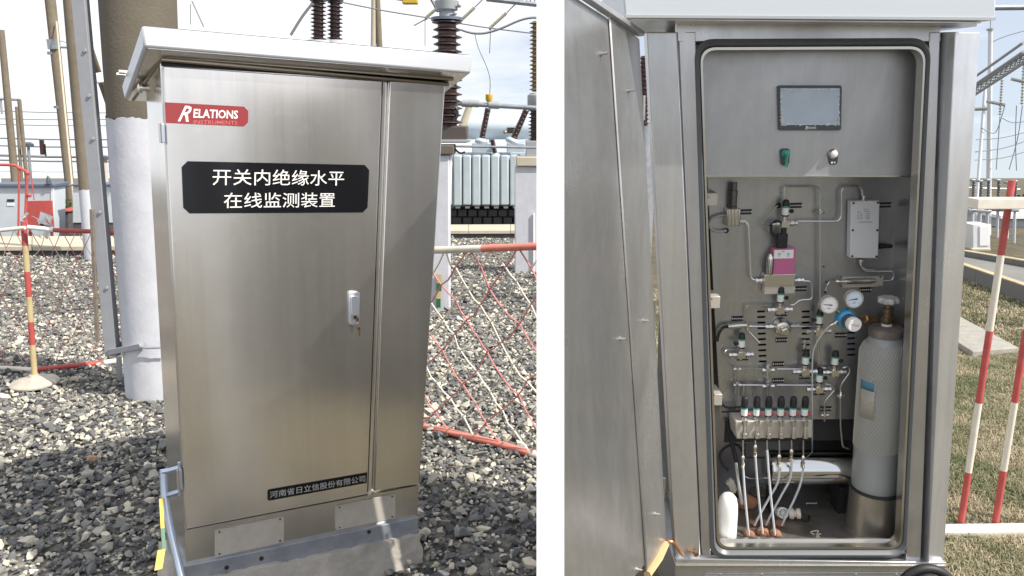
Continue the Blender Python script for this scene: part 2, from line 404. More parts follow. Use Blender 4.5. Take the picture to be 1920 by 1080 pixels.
# loose stones: thousands of hull-shaped stones in one heap
def hulls(n, seed, flat):
    rs = random.Random(seed); out = []
    for _ in range(n):
        bm = bmesh.new()
        for _ in range(11):
            d = V((rs.gauss(0, 1), rs.gauss(0, 1), rs.gauss(0, 1))).normalized() * rs.uniform(.75, 1.05)
            bm.verts.new((d.x, d.y * rs.uniform(.6, .8), d.z * flat))
        bmesh.ops.convex_hull(bm, input=bm.verts); bmesh.ops.delete(bm, geom=[v for v in bm.verts if not v.link_faces], context='VERTS')
        bmesh.ops.triangulate(bm, faces=bm.faces); bm.verts.index_update()
        out.append((np.array([v.co for v in bm.verts]), np.array([[v.index for v in f.verts] for f in bm.faces]))); bm.free()
    return out
def scatter_mesh(name, P, S, m, shapes, rs, tone):
    """P (n,3) places, S (n,) radii; one mesh of all stones with a tone per face"""
    vs, fs, tn, base = [], [], [], 0
    idx = rs.integers(0, len(shapes), len(P))
    for k, (hv, hf) in enumerate(shapes):
        q = np.where(idx == k)[0]; n = len(q)
        if not n: continue
        a = rs.uniform(0, 2 * np.pi, n); tl = rs.normal(0, .38, n); t2 = rs.normal(0, .38, n)
        ca, sa = np.cos(a), np.sin(a); Z = np.zeros(n); O = np.ones(n)
        Rz = np.stack([np.stack([ca, -sa, Z], 1), np.stack([sa, ca, Z], 1), np.stack([Z, Z, O], 1)], 1)
        Rx = np.stack([np.stack([O, Z, Z], 1), np.stack([Z, np.cos(tl), -np.sin(tl)], 1), np.stack([Z, np.sin(tl), np.cos(tl)], 1)], 1)
        Ry = np.stack([np.stack([np.cos(t2), Z, np.sin(t2)], 1), np.stack([Z, O, Z], 1), np.stack([-np.sin(t2), Z, np.cos(t2)], 1)], 1)
        M = Rx @ Ry @ Rz
        X = np.einsum('nij,vj->nvi', M, hv) * S[q, None, None] + P[q, None, :]
        vs.append(X.reshape(-1, 3)); nv = len(hv)
        F = hf[None] + (np.arange(n) * nv)[:, None, None] + base
        fs.append(F.reshape(-1, 3)); base += n * nv
        tn.append(np.repeat(tone[q], len(hf)))
    vs = np.concatenate(vs); fs = np.concatenate(fs); tn = np.concatenate(tn)
    me = bpy.data.meshes.new(name); me.vertices.add(len(vs)); me.vertices.foreach_set('co', vs.ravel().astype(np.float32))
    me.loops.add(len(fs) * 3); me.loops.foreach_set('vertex_index', fs.ravel().astype(np.int32))
    me.polygons.add(len(fs)); me.polygons.foreach_set('loop_start', np.arange(0, len(fs) * 3, 3, dtype=np.int32))
    try: me.polygons.foreach_set('loop_total', np.full(len(fs), 3, dtype=np.int32))
    except Exception: pass
    at_ = me.attributes.new('tone', 'FLOAT', 'FACE'); at_.data.foreach_set('value', tn.astype(np.float32))
    me.update(calc_edges=True); me.materials.append(m)
    try: me.shade_flat()
    except Exception: pass
    return link(name, me)
rs = np.random.default_rng(5)
gy = np.vectorize(g)
def wedge(u0, u1, y0, y1, dens):
    n = int(dens * (u1 - u0) * (y1 ** 2 - y0 ** 2) / 2 * 1.0)
    Y = np.sqrt(rs.uniform(y0 ** 2, y1 ** 2, n)); u = rs.uniform(u0, u1, n)
    return np.stack([u * Y, Y], 1)
STONEM = attr_mat('crushed_stone', ((0, (.07, .073, .078)), (.38, (.155, .157, .157)), (.62, (.27, .26, .23)), (.88, (.62, .57, .46)), (1, (.56, .49, .39))), .88)
sh = hulls(14, 3, .55)
Q = [wedge(-.80, -.36, 1.45, 6.5, 2500), wedge(-.20, .062, 1.5, 6.5, 2500), wedge(-.36, -.20, 1.3, 6.5, 500), wedge(-.86, .05, 6.5, 15, 420)]
XY = np.concatenate(Q)
XY = XY[XY[:, 0] < np.vectorize(xb)(XY[:, 1]) - .01]
n = len(XY)
far = XY[:, 1] > 6.5
S = rs.lognormal(math.log(.0135), .42, n).clip(.0055, .040); S[far] *= 1.35
Zp = gy(XY[:, 1]) + S * rs.uniform(.05, .9, n)
tone = rs.beta(1.8, 1.65, n)
struct(scatter_mesh('gravel', np.column_stack([XY, Zp]), S, STONEM, sh, rs, tone), 'stuff')

# ------------------------------------------------------------------ white stand-in post for the blank gap between the two views
t = thing('stand_in_post', 'tall white stand-in post for the blank gap between the two cabinet views', 'post', (at(1032, 900, 1.25).x, 1.25, GZ))
b = MB()
fl0, fr0, fl1, fr1 = at(1006, 1080, 1.2), at(1058, 1080, 1.2), at(1006, -40, 1.2), at(1058, -40, 1.2)
bl0, br0, bl1, br1 = at(1008.5, 1060, 1.3), at(1055.5, 1060, 1.3), at(1008.5, -40, 1.3), at(1055.5, -40, 1.3)
def ext(a, c, z): return a + (c - a) * ((z - a.z) / (c.z - a.z))
zb, zt = GZ - .05, fl1.z + .03
lo = [ext(p, q, zb) for p, q in ((fl0, fl1), (fr0, fr1), (br0, br1), (bl0, bl1))]; hi = [ext(p, q, zt) for p, q in ((fl0, fl1), (fr0, fr1), (br0, br1), (bl0, bl1))]
b.add(lo + hi, [(3, 2, 1, 0), (4, 5, 6, 7), (0, 1, 5, 4), (1, 2, 6, 5), (2, 3, 7, 6), (3, 0, 4, 7)])
W(t, 'shaft', b, WPOST)

# ------------------------------------------------------------------ left: the closed stainless cabinet
A = Frame(at(347, 990, 1.98), 34.7, -3.2, 3.2)
rotA = A.M.to_euler()
cabinet = thing('monitoring_cabinet', 'closed brushed steel outdoor cabinet with black Chinese sign on its door', 'cabinet', A.O, rotA)
p = A.p
DA = .235
b = MB()                                            # carcass
poly = [p(299, 96), p(832, 146), p(783, 968), p(350, 1061)]
b.prism([q + V((0, .002, 0)) for q in poly], (0, DA, 0)); b.build('body', STEEL, cabinet)
b = MB(); b.prism([q + V((0, -.014, 0)) for q in (p(304, 125), p(713, 153), p(686, 924), p(347, 989))], (0, .0145, 0)); b.build('door', STEEL, cabinet, bevel=.0025)
b = MB(); b.prism([q + V((0, -.014, 0)) for q in (p(727, 152.5), p(831.5, 158), p(783.5, 905.5), p(698, 919))], (0, .0145, 0)); b.build('side_panel', STEEL, cabinet, bevel=.004)
b = MB(); b.prism([q + V((0, -.016, 0)) for q in (p(346, 990), p(784, 906.5), p(783.5, 909), p(346, 993))], (0, .018, 0)); b.build('drip_edge', FIT, cabinet)
for q in (((403, 994), (532, 967), (532, 1016), (403, 1044)), ((629, 948), (741, 925), (741, 971), (629, 994))):
    f = [p(*c) for c in q]
    b = MB(); b.prism([v + V((0, -.002, 0)) for v in roundpoly(*f, .008)], (0, .0035, 0)); cvp = b.build('cover_plate', LEAD, cabinet, bevel=.0006)
    b = MB()
    for s, u in ((.06, .09), (.94, .09), (.06, .91), (.94, .91)):
        c = lerp(lerp(f[0], f[1], s), lerp(f[3], f[2], s), u); b.cyl(c + V((0, -.001, 0)), c + V((0, -.0045, 0)), .0028, n=8)
    b.build('screw', SCREWM, cvp)
# drip gasket below the canopy
b = MB(); b.tube([p(258, 186, DA * .98) + V((-.012, 0, 0)), p(303, 111, -.012), p(840, 158, -.012), p(836, 160, .06)], .0065, 8); b.build('gutter_rod', mat('gutter_steel', (.34, .29, .22), .3, 1), cabinet)
b = MB(); b.prism([q + V((0, -.03, 0)) for q in (p(299, 102), p(843, 147), p(842, 153), p(300, 109))], (0, .034, 0)); b.build('upper_rail', mat('rail_steel', (.33, .285, .225), .35, 1), cabinet)
# canopy
ov = -.075
c0 = p(270, 88, ov); c1 = p(883, 137, ov); c2 = p(887, 103, ov); c3 = p(265, 47, ov)
yb = DA + .05
def solve_y(px, py, x):
    lo, hi = -.1, 1.
    for _ in range(50):
        m_ = (lo + hi) / 2
        if p(px, py, m_).x > x: lo = m_
        else: hi = m_
    return (lo + hi) / 2
d0 = p(234, 188, yb); d3 = p(228, 160, yb)
b = MB()
back_r0 = c1 + V((0, yb - ov, 0)); back_r3 = c2 + V((0, yb - ov, 0))
back_r0.z += (d0.z - c0.z); back_r3.z += (d3.z - c3.z)
# sheet hood: a rim of four faces, sloping top, recessed underside
rise = .012
top = [c3, c2, back_r3, d3]; bot = [c0, c1, back_r0, d0]
b.add(top + bot, [(0, 1, 2, 3), (4, 7, 6, 5), (0, 4, 5, 1), (1, 5, 6, 2), (2, 6, 7, 3), (3, 7, 4, 0)])
can = b.build('canopy', CANOPY, cabinet, bevel=.006)
b = MB(); m4 = [lerp(c, sum(bot, V()) / 4, .02) + V((0, 0, -.0015)) for c in bot]
b.add(m4 + [q + V((0, 0, .001)) for q in m4], [(0, 3, 2, 1), (4, 5, 6, 7), (0, 1, 5, 4), (1, 2, 6, 5), (2, 3, 7, 6), (3, 0, 4, 7)]); b.build('underside', STEEL, can)
b = MB(); e3 = [lerp(c, sum(top, V()) / 4, .05) for c in top]; ctr = sum(top, V()) / 4
b.add([top[0] + V((.01, .01, .001)), top[1] + V((-.01, .01, .001)), lerp(top[1], top[2], .5) + V((-.02, 0, .022)), lerp(top[0], top[3], .5) + V((.02, 0, .022)), top[2] + V((-.01, -.01, .001)), top[3] + V((.01, -.01, .001))],
      [(0, 1, 2, 3), (3, 2, 4, 5), (0, 3, 5), (1, 4, 2), (0, 5, 4, 1)]); b.build('roof_sheet', CANOPY, can)
b = MB(); q = p(239, 137, yb * .8) + V((-.006, 0, 0)); b.cyl(q + V((.02, 0, 0)), q + V((-.016, 0, 0)), .008, n=6); b.cyl(q + V((.01, 0, -.006)), q + V((-.022, 0, -.006)), .005, n=8); b.build('roof_bolt', FIT, can)
# cable gland under the eave on the side wall, hinges
q = p(268, 165, DA * .55)
b = MB(); b.lathe([(.012, 0), (.012, .008), (.008, .009), (.008, .018), (.014, .019), (.014, .027), (.006, .030)], q + V((.016, 0, 0)), (-1, 0, -.05), 10); b.build('side_gland', FIT, cabinet)
for (x0, y0, x1, y1) in ((298, 232, 307, 268), (331, 880, 341, 915)):
    q0 = p(x0, y0, -.006); q1 = p(x1, y1, -.006); b = MB(); b.box((q0 + q1) / 2 + V((.002, 0, 0)), (.010, .022, abs(q0.z - q1.z))); hg = b.build('hinge', GALVB, cabinet, bevel=.001)
    b = MB(); b.cyl(V(((q0.x + q1.x) / 2 - .004, -.014, q0.z)), V(((q0.x + q1.x) / 2 - .004, -.014, q1.z)), .0042, n=8); b.build('hinge_pin', FIT, hg)
# black strips painting the shade in the gaps along the door's upper and free edges
b = MB(); b.prism([q + V((0, -.003, 0)) for q in (p(302, 115), p(836, 153.5), p(836, 156.5), p(303, 123.5))], (0, .004, 0)); b.build('gap_shade', BLACK, cabinet)
b = MB(); b.prism([q + V((0, -.0015, 0)) for q in (p(713.5, 153), p(718, 153), p(690, 922), (p(686.5, 924)))], (0, .003, 0)); b.build('gap_shade', BLACK, cabinet)
# signs
def plate(name, q, m, y, th, r, corners=(1, 1, 1, 1), nn=4):
    f = [p(*c) + V((0, y, 0)) for c in q]
    b = MB(); b.prism([v for v in roundpoly(*f, r, nn, corners)], (0, th, 0)); return b.build(name, m, cabinet), f
yd = -.0158
o, f = plate('red_name_plate', ((307, 192.5), (463, 201), (462, 238), (309, 231)), RED, yd, .0015, .012, (0, 1, 1, 0), 1)
def sub(par, f, body, q, m, **k):
    q = [p(*c) + V((0, yd, 0)) for c in q]; me = text_mesh('lettering', body, *q, .0006, m, **k); return link('lettering', me, par)
sub(o, f, 'R', ((334, 198.5), (357, 199.5), (354, 229), (331, 228)), SIGNW, shear=.42, bold=.012)
sub(o, f, 'ELATIONS', ((361, 204.5), (443.5, 208), (443, 223.5), (360, 221.5)), SIGNW, bold=.022)
sub(o, f, 'INSTRUMENTS', ((361, 225.5), (442, 227.5), (442, 234.5), (360, 233)), SIGNR, bold=.006)
o, f = plate('black_title_sign', ((338, 302), (689, 309.5), (685, 398), (342, 400)), BLACKG, yd, .0015, .016, (1, 1, 1, 1), 1)
sub(o, f, '开关内绝缘水平', ((396, 316), (642, 320), (641, 348), (396, 347)), SIGNW, bold=.0)
sub(o, f, '在线监测装置', ((417, 361), (624.5, 361), (624, 388), (417, 390)), SIGNW, bold=.0)
o, f = plate('black_maker_sign', ((499, 915), (685, 883), (684, 902.5), (499, 936)), BLACKG, yd, .0015, .007, (1, 0, 0, 1), 3)
sub(o, f, '河南省日立信股份有限公司', ((503, 918.5), (681, 888), (681, 900), (503, 931)), SIGNG, bold=.002)
# flush handle with lock
h0 = [p(*c) + V((0, -.015, 0)) for c in ((649, 544), (670, 545), (669, 607), (651, 608))]
b = MB(); b.prism([v + V((0, -.008, 0)) for v in roundpoly(*h0, .012)], (0, .009, 0)); hd = b.build('handle', mat('handle_white_metal', (.74, .77, .82), .3, .5), cabinet, bevel=.002)
b = MB(); i0 = [lerp(v, (h0[0] + h0[2]) / 2, .25) + V((0, -.0085, 0)) for v in h0]; b.prism([v + V((0, -.006, 0)) for v in roundpoly(i0[0], i0[1], lerp(i0[1], i0[2], .78), lerp(i0[0], i0[3], .78), .008)], (0, .007, 0)); b.build('grip', mat('handle_white_metal', (0, 0, 0)), hd, bevel=.002)
q = p(660.5, 593) + V((0, -.0235, 0)); b = MB(); b.cyl(q, q + V((0, -.003, 0)), .0055, n=12); b.build('keyhole', SCREWM, hd)
kw = A.w(q)
keys = thing('key_bunch', 'small bunch of brass keys hanging from the lock of the closed door', 'keys', kw, rotA)
b = MB(); b.lathe([(.0022, 0), (.0022, .018)], (0, 0, 0), (0, -1, 0), 8); b.box((0, -.018, -.004), (.010, .002, .012)); b.build('inserted_key', BRASS, keys)
b = MB(); b.tube([V((math.sin(a) * .009, -.019, -.018 + math.cos(a) * .009)) for a in np.linspace(0, 6.28, 15)], .0008, 5); b.build('ring', BRASS, keys)
b = MB(); b.box((.003, -.02, -.034), (.009, .0018, .011)); b.box((.005, -.02, -.048), (.0035, .0018, .02), Matrix.Rotation(.15, 3, 'Y')); b.build('spare_key', BRASS, keys)
# galvanised foot channel
b = MB(); fc = [p(343, 1063, -.012), p(785, 970, -.012), p(785, 1000, -.012), p(345, 1096, -.012)]; b.prism(fc, (0, DA + .02, 0)); ch = b.build('foot_channel', GALV, cabinet, bevel=.002)
for x, y in ((425, 1064), (490, 1047), (692, 997)):
    q = p(x, y, -.0125); b = MB(); b.lathe([(.007, 0), (.007, .002), (.005, .0022), (.0045, .006)], q, (0, -1, 0), 10); b.build('bolt', SCREWM, ch)
# concrete plinth
pl = thing('concrete_plinth', 'rough concrete plinth under the closed steel cabinet', 'plinth', A.O, rotA)
f = [p(335, 1098, -.03), p(789, 1003, -.03), p(791.5, 1066, -.03), p(331, 1250, -.03)]
def rough_block(f, depth, seed, nx=46, nz=7, ny=14, amp=.009):
    rr = random.Random(seed); b = MB()
    def P(s, tt, y):
        q = lerp(lerp(f[0], f[1], s), lerp(f[3], f[2], s), tt) + V((0, y, 0))
        nn = noise.noise_vector(q * 26 + V((seed, 0, 0))) * amp + noise.noise_vector(q * 90) * amp * .35
        return q + nn
    faces = [([(i / nx, j / nz, 0) for j in range(nz + 1) for i in range(nx + 1)], nx, nz), ([(i / nx, 0, j / ny * depth) for j in range(ny + 1) for i in range(nx + 1)], nx, ny),
             ([(0, i / nz, j / ny * depth) for j in range(ny + 1) for i in range(nz + 1)], nz, ny), ([(1, i / nz, j / ny * depth) for j in range(ny + 1) for i in range(nz + 1)], nz, ny)]
    for g_, a, c in faces:
        k = len(b.v); b.v += [P(*q) for q in g_]
        for j in range(c):
            for i in range(a): q = k + j * (a + 1) + i; b.f.append((q, q + 1, q + a + 2, q + a + 1))
    return b
rough_block(f, DA + .08, 3).build('block', PLINTH, pl, smooth=50)
# conduit with clamps and earthing strap by the cabinet's left foot
cd = thing('steel_conduit', 'shiny bent steel conduit clamped to the left corner of the closed cabinet', 'conduit', A.w(p(318, 900, .05)))
b = MB(); b.tube([A.w(p(*q)) for q in ((307, 880, .06), (309, 930, .04), (318, 985, .0), (335, 1060, -.05), (352, 1130, -.10))], .0115, 12, smooth=5); W(cd, 'pipe', b, GALVB)
for y in (885, 930):
    b = MB(); q0 = A.w(p(303, y, .06)); q1 = A.w(p(337, y - 8, -.004)); b.tube([q0, (q0 + q1) / 2 + V((0, -.004, 0)), q1], .0085, 4); b.cyl(q1 + V((0, 0, -.012)), q1 + V((0, 0, .018)), .005, n=6); W(cd, 'clamp', b, GALVB, bevel=.001)
es = thing('earthing_strap', 'yellow and green earthing strap hanging beside the conduit', 'strap', A.w(p(304, 960, .0)))
for ya, yb2, m_, x_ in ((935, 990, YEL, 303), (990, 1031, GRN, 306), (1031, 1068, YEL, 304)):
    a0 = p(x_ - 1, ya, .02 - (ya - 935) * .0008); a1 = p((x_ + 2) if yb2 < 1060 else 297, yb2, .02 - (yb2 - 935) * .0008)
    wd = .005 if ya < 1000 else .010
    b = MB(); b.prism([A.w(a0 + V((-wd, 0, 0))), A.w(a0 + V((wd, 0, 0))), A.w(a1 + V((wd, 0, 0))), A.w(a1 + V((-wd, 0, 0)))], A.M @ V((0, .003, 0))); W(es, 'band', b, m_)

# ------------------------------------------------------------------ right: the open cabinet
B = Frame(at(1266, 1046, 1.97), -.7, 2.1, -1.6)
rotB = B.M.to_euler()
oc = thing('analysis_cabinet', 'open stainless cabinet with gas pipework, valves and touchscreen inside', 'cabinet', B.O, rotB)
p = B.p
DB = .40; YP = .21; YC = .065
def pr(name, q, th, m, parent=oc, y=0., bevel=0., r=0., nn=4):
    f = [(p(*c) if not isinstance(c, Vector) else c) + V((0, y, 0)) for c in q]
    if r: f = roundpoly(*f, r, nn)
    b = MB(); b.prism(f, (0, th, 0)); return b.build(name, m, parent, bevel=bevel)
# front posts
pr('post', ((1212, 60), (1270, 60), (1314, 1046), (1266, 1046)), .045, STEEL_R, bevel=.003)
o = MB()
q = [p(1272, 60, .006), p(1304, 60, .0), p(1333, 1046, .0), p(1316, 1046, .006)]; o.prism(q, (0, .03, 0)); o.build('inner_jamb', STEEL_R, oc, bevel=.002)
# right post: three facets meeting in a ridge
b = MB()
T = [p(1766, 60, .012), p(1792, 60, -.022), p(1838, 60, .03)]; U = [p(1729, 1053, .012), p(1741, 1053, -.022), p(1769, 1053, .03)]
yb_ = DB
def strip(b, T, U, back):
    n = len(T); TB = [V((v.x, back, v.z)) for v in (T[0], T[-1])]; UB = [V((v.x, back, v.z)) for v in (U[0], U[-1])]
    k = len(b.v); b.v += T + U + TB + UB
    for i in range(n - 1): b.f.append((k + i, k + i + 1, k + n + i + 1, k + n + i))
    a = k + 2 * n
    b.f += [(k, k + n, a + 2, a), (k + n - 1, a + 1, a + 3, k + 2 * n - 1), (a, a + 2, a + 3, a + 1), tuple([k + i for i in range(n)] + [a + 1, a]), tuple([k + n + i for i in range(n)] + [a + 3, a + 2])]
strip(b, T, U, yb_); b.build('post', STEEL_R, oc, smooth=0, bevel=.0025)
pr('inner_jamb', ((1744, 60), (1764, 60), (1727, 1053), (1699, 1053)), .03, STEEL_R, y=.002, bevel=.002)
# header and sill
pr('header', ((1270.5, 36), (1765, 36), (1766, 78), (1271, 78)), .03, STEEL_R, y=.004, bevel=.002)
pr('sill', ((1266, 1044), (1770, 1051), (1770.5, 1056), (1266, 1055)), .04, STEEL_R, y=-.010, bevel=.001)
pr('drip_edge', ((1265, 1055), (1771, 1056), (1771, 1059.5), (1265, 1059)), .05, FIT, y=-.014)
bp_ = pr('base_panel', ((1266, 1060), (1771, 1060), (1766, 1215), (1270, 1215)), DB, STEEL_R, y=.002)
cvq = pr('cover_plate', ((1320, 1074), (1755, 1072), (1752, 1130), (1322, 1130)), .003, STEEL_R, y=-.002, r=.012, bevel=.0008)
for x in (1351, 1428, 1605, 1681):
    q = p(x, 1077, -.002); b = MB(); b.ball(q, .0042, 8, 6, (1, .6, 1)); b.build('rivet', FIT, cvq)
# rubber seal round the opening
def loop(q, r, n=8):
    return roundpoly(*[p(*c) for c in q], r, n)
gasket = ((1301, 73), (1747, 71), (1700, 1046), (1331, 1047))
mid = ((1307, 82), (1741, 80), (1695, 1036), (1338, 1036))
inn = ((1312, 89), (1735, 87), (1690, 1028), (1344, 1028))
b = MB(); la = loop(gasket, .05); lm = loop(mid, .045); li = loop(inn, .04); n_ = len(la)
b.v += [v + V((0, .001, 0)) for v in la] + [v + V((0, -.013, 0)) for v in lm] + [v + V((0, .002, 0)) for v in li] + [v + V((0, .02, 0)) for v in li] + [v + V((0, .02, 0)) for v in la]
for a_ in range(4):
    for i in range(n_): j = (i + 1) % n_; b.f.append((a_ * n_ + i, a_ * n_ + j, (a_ + 1) * n_ + j, (a_ + 1) * n_ + i))
b.build('door_seal', SEAL, oc, smooth=50)
b = MB(); ln = loop(((1316, 94), (1731, 92), (1686, 1024), (1348, 1024)), .037)
b.v += [v + V((0, -.004, 0)) for v in li] + [v + V((0, -.004, 0)) for v in ln] + [v + V((0, .03, 0)) for v in ln] + [v + V((0, .03, 0)) for v in li]
for a_ in range(3):
    for i in range(n_): j = (i + 1) % n_; b.f.append((a_ * n_ + i, a_ * n_ + j, (a_ + 1) * n_ + j, (a_ + 1) * n_ + i))
b.build('opening_lip', FIT, oc, smooth=50)
# shell
zt, zf = p(1500, 60).z, p(1500, 1026, .03).z
xl0, xr0 = p(1297, 500).x, p(1800, 500).x - .02
b = MB(); b.box(((xl0 + xr0) / 2, DB + .004, (zt + zf) / 2 - .02), (xr0 - xl0 + .02, .006, zt - zf + .10)); b.build('back_wall', STEEL_IN, oc)
for xa, xb2 in ((p(1316, 88).x, p(1342, 1026).x), (p(1737, 88).x, p(1693, 1026).x)):
    s_ = -1 if xa < .3 else 1
    b = MB(); b.prism([V((xa + s_ * .035, .034, zt - .02)), V((xb2 + s_ * .055, .034, zf - .02)), V((xb2 + s_ * .055, DB - .004, zf - .02)), V((xa + s_ * .035, DB - .004, zt - .02))], (s_ * .004, 0, 0)); b.build('side_wall', STEEL_IN, oc)
b = MB(); b.box(((xl0 + xr0) / 2, .20, zf - .004), (xr0 - xl0 - .05, .40, .008)); fl = b.build('floor', STEEL_F, oc)
b = MB(); b.box(((xl0 + xr0) / 2, .20, zt + .004), (xr0 - xl0 - .02, .38, .006)); b.build('ceiling', STEEL_IN, oc)
pr('front_lip', ((1346, 1020), (1689, 1020), (1690, 1030), (1345, 1030)), .006, FIT, y=.026)
# canopy
b = MB(); q0, q1 = p(1172, 33, -.12), p(1866, 38, -.12); q3, q2 = p(1165, -40, -.12), p(1870, -38, -.12)
b.prism([q0, q1, q2, q3], (0, DB + .2, 0)); hood = b.build('canopy', CANOPY2, oc, bevel=.004)
b = MB(); b.prism([q0 + V((0, -.002, 0)), q1 + V((0, -.002, 0)), q1 + V((0, -.002, .006)), q0 + V((0, -.002, .006))], (0, .004, 0)); b.build('hem', FIT, hood)
b = MB(); b.prism([q0 + V((.02, .02, -.001)), q1 + V((-.02, .02, -.001)), q1 + V((-.02, DB + .15, -.001)), q0 + V((.02, DB + .15, -.001))], (0, 0, -.003)); b.build('underside', STEEL_R, hood)

# door, swung out to the left
H1, H0 = p(1195, 70, -.012), p(1246, 1013, -.012)
O1 = B.loc(at(1045, -28, 1.47)); O0 = B.loc(at(1045, 1262, 1.43))
dn = (O1 - H1).cross(H0 - H1).normalized()
if dn.x < 0: dn = -dn
def dpx(px, py, off=0.):
    o = B.T @ (EYE - B.O); e = B.T @ ray(px, py); P0 = H1 + dn * off
    return o + e * ((P0 - o).dot(dn) / e.dot(dn))
O0 = dpx(1045, 1262)
b = MB(); b.prism([H1, H0, O0, O1], dn * -.022); door = b.build('door', STEEL_D, oc, bevel=.003)
fl_d = [dpx(1139, 27), dpx(1211, 1090), H0 + V((0, 0, .004)), H1 + V((0, 0, -.004))]
b = MB(); b.prism(fl_d, dn * .006); b.build('hinge_border', STEEL_D, door, bevel=.003)
b = MB(); b.prism([H1 + V((0, 0, .001)), O1 + V((0, 0, .001)), O1 + V((0, 0, .012)), H1 + V((0, 0, .012))], dn * .018); b.build('top_flange', STEEL_R, door, bevel=.001)
for x, y, pan in ((1126, 101, 1), (1178, 170, 0), (1206, 601, 0), (1162, 635, 1), (1227, 963, 0), (1193, 1067, 1)):
    c = dpx(x, y, .006 * (1 - pan))
    b = MB(); b.lathe([(.0055, 0), (.0055, .004), (.003, .0045), (.003, .016)], c, dn, 8); b.build('stud', FIT, door)
for z_ in (.12, .5, .88):
    c = lerp(H0, H1, z_) + V((.006, .008, 0)); b = MB(); b.cyl(c + V((0, 0, -.03)), c + V((0, 0, .03)), .006, n=8); b.build('hinge', FIT, door)
# copper bonding braid between door and frame
b = MB(); c0_ = dpx(1250, 1015, .004); b.tube([c0_, p(1256, 1015, -.025), p(1263, 1018, -.02), p(1272, 1030, -.008), p(1281, 1041, -.010)], .005, 7, smooth=5); bb = b.build('bonding_braid', COPPER, oc)
b = MB(); a0, a1 = dpx(1248, 1020, .006), dpx(1214, 1078, .006); b.tube([a0, (a0 + a1) / 2 + dn * .005, a1], .011, 6); b.build('braid', mat('braid_ochre', (.60, .42, .22), .6, .3), bb)
b = MB(); c = p(1303, 1034, -.006); b.cyl(c, c + V((0, -.016, 0)), .0075, n=6); b.cyl(c + V((-.02, .004, .002)), c + V((0, -.004, .002)), .004, n=6); b.build('bonding_bolt', BRASS, bb)

# control panel above
f = [p(1305, 84, YC), p(1748, 84, YC), p(1708.5, 331.5, YC), p(1322, 331.5, YC)]
pr('control_panel', f, .012, STEEL_P, bevel=.0012)
cpn = bpy.data.objects['control_panel']
pr('lower_lip', ((1322, 329.5), (1708.5, 329.5), (1708.5, 332.5), (1322, 332.5)), .02, FIT, y=0, parent=cpn) if False else None
b = MB(); b.prism([f[3] + V((0, -.004, 0)), f[2] + V((0, -.004, 0)), f[2] + V((0, -.004, .0035)), f[3] + V((0, -.004, .0035))], (0, .1, 0)); b.build('lower_lip', FIT, cpn)
scq = [p(1456.5, 160, YC), p(1576.5, 160, YC), p(1575, 244, YC), p(1459, 244, YC)]
ts = pr('touchscreen', scq, .012, BEZEL, y=-.008, r=.006, bevel=.001)
pr('display', [p(1461, 165.5, YC), p(1571.5, 165.5, YC), p(1570, 234, YC), p(1463, 234, YC)], .003, SCREEN, y=-.0095, parent=ts)
for q in (((1462, 222, 1466, 235), (1463, 231, 1572, 235), (1566, 224, 1571, 234), (1461, 176, 1463.5, 228)),):
    b = MB(); rr = random.Random(4)
    for x0, y0, x1, y1 in ((1462, 221, 1467, 235), (1463, 231, 1572, 235), (1565, 222, 1571, 234), (1461, 172, 1464, 228), (1464, 166, 1570, 168), (1568, 168, 1571, 222)):
        for _ in range(60):
            x, y = rr.uniform(x0, x1), rr.uniform(y0, y1); c = p(x, y, YC) + V((0, -.0098, 0)); s_ = rr.uniform(.0008, .0026)
            b.add([c + V((-s_, 0, -s_ * .6)), c + V((s_, 0, -s_ * .3)), c + V((s_ * .3, 0, s_))], [(0, 1, 2)])
    sc_ = b.build('peeling_film', mat('peeling_film', (.66, .68, .68), .5), ts); struct(sc_, 'stuff')
me = text_mesh('lettering', 'R', p(1507, 236, YC) + V((0, -.0085, 0)), p(1513, 236, YC) + V((0, -.0085, 0)), p(1513, 242.5, YC) + V((0, -.0085, 0)), p(1507, 242.5, YC) + V((0, -.0085, 0)), .0003, SIGNW, shear=.4, bold=.01); link('lettering', me, ts)
me = text_mesh('lettering', 'ELATIONS', p(1513.5, 237.5, YC) + V((0, -.0085, 0)), p(1528, 237.5, YC) + V((0, -.0085, 0)), p(1528, 241.5, YC) + V((0, -.0085, 0)), p(1513.5, 241.5, YC) + V((0, -.0085, 0)), .0003, SIGNW, bold=.01); link('lettering', me, ts)
def backplate(name, x, y0, y1, w_):
    return pr(name, ((x - w_, y0), (x + w_, y0), (x + w_ * .8, y1), (x - w_ * .8, y1)), .004, BEZEL, y=YC - .003 if False else 0, r=.008)
def sw(px, y0, y1, name):
    f = [p(px - 10, y0, YC), p(px + 10, y0, YC), p(px + 8, y1, YC), p(px - 8, y1, YC)]
    return pr(name, f, .003, BEZEL, y=-.0025, r=.009, bevel=.0006)
ks = sw(1471, 278, 310, 'key_switch')
c = p(1471, 288, YC) + V((0, -.003, 0))
b = MB(); b.lathe([(.0095, 0), (.0095, .004), (.007, .005), (.007, .008)], c, (0, -1, 0), 14); b.build('lock_barrel', TEAL, ks)
b = MB(); b.box(c + V((.0, -.016, -.008)), (.004, .014, .022), Matrix.Rotation(.15, 3, 'Y')); b.ball(c + V((0, -.018, .003)), .0075, 10, 6, (1, .4, 1)); b.box(c + V((.002, -.012, -.027)), (.007, .003, .014)); b.build('green_key', TEAL, ks)
pb = sw(1561.5, 282, 309, 'push_button')
c = p(1561, 288, YC) + V((0, -.003, 0))
b = MB(); b.lathe([(.0130, 0), (.0135, .004), (.0105, .008), (.0095, .008), (.0095, .006)], c, (0, -1, 0), 16); b.build('bezel_ring', FIT, pb)
b = MB(); b.lathe([(.009, .004), (.009, .009), (.007, .0105)], c, (0, -1, 0), 14); b.build('button_cap', DIALW, pb)
b = MB()
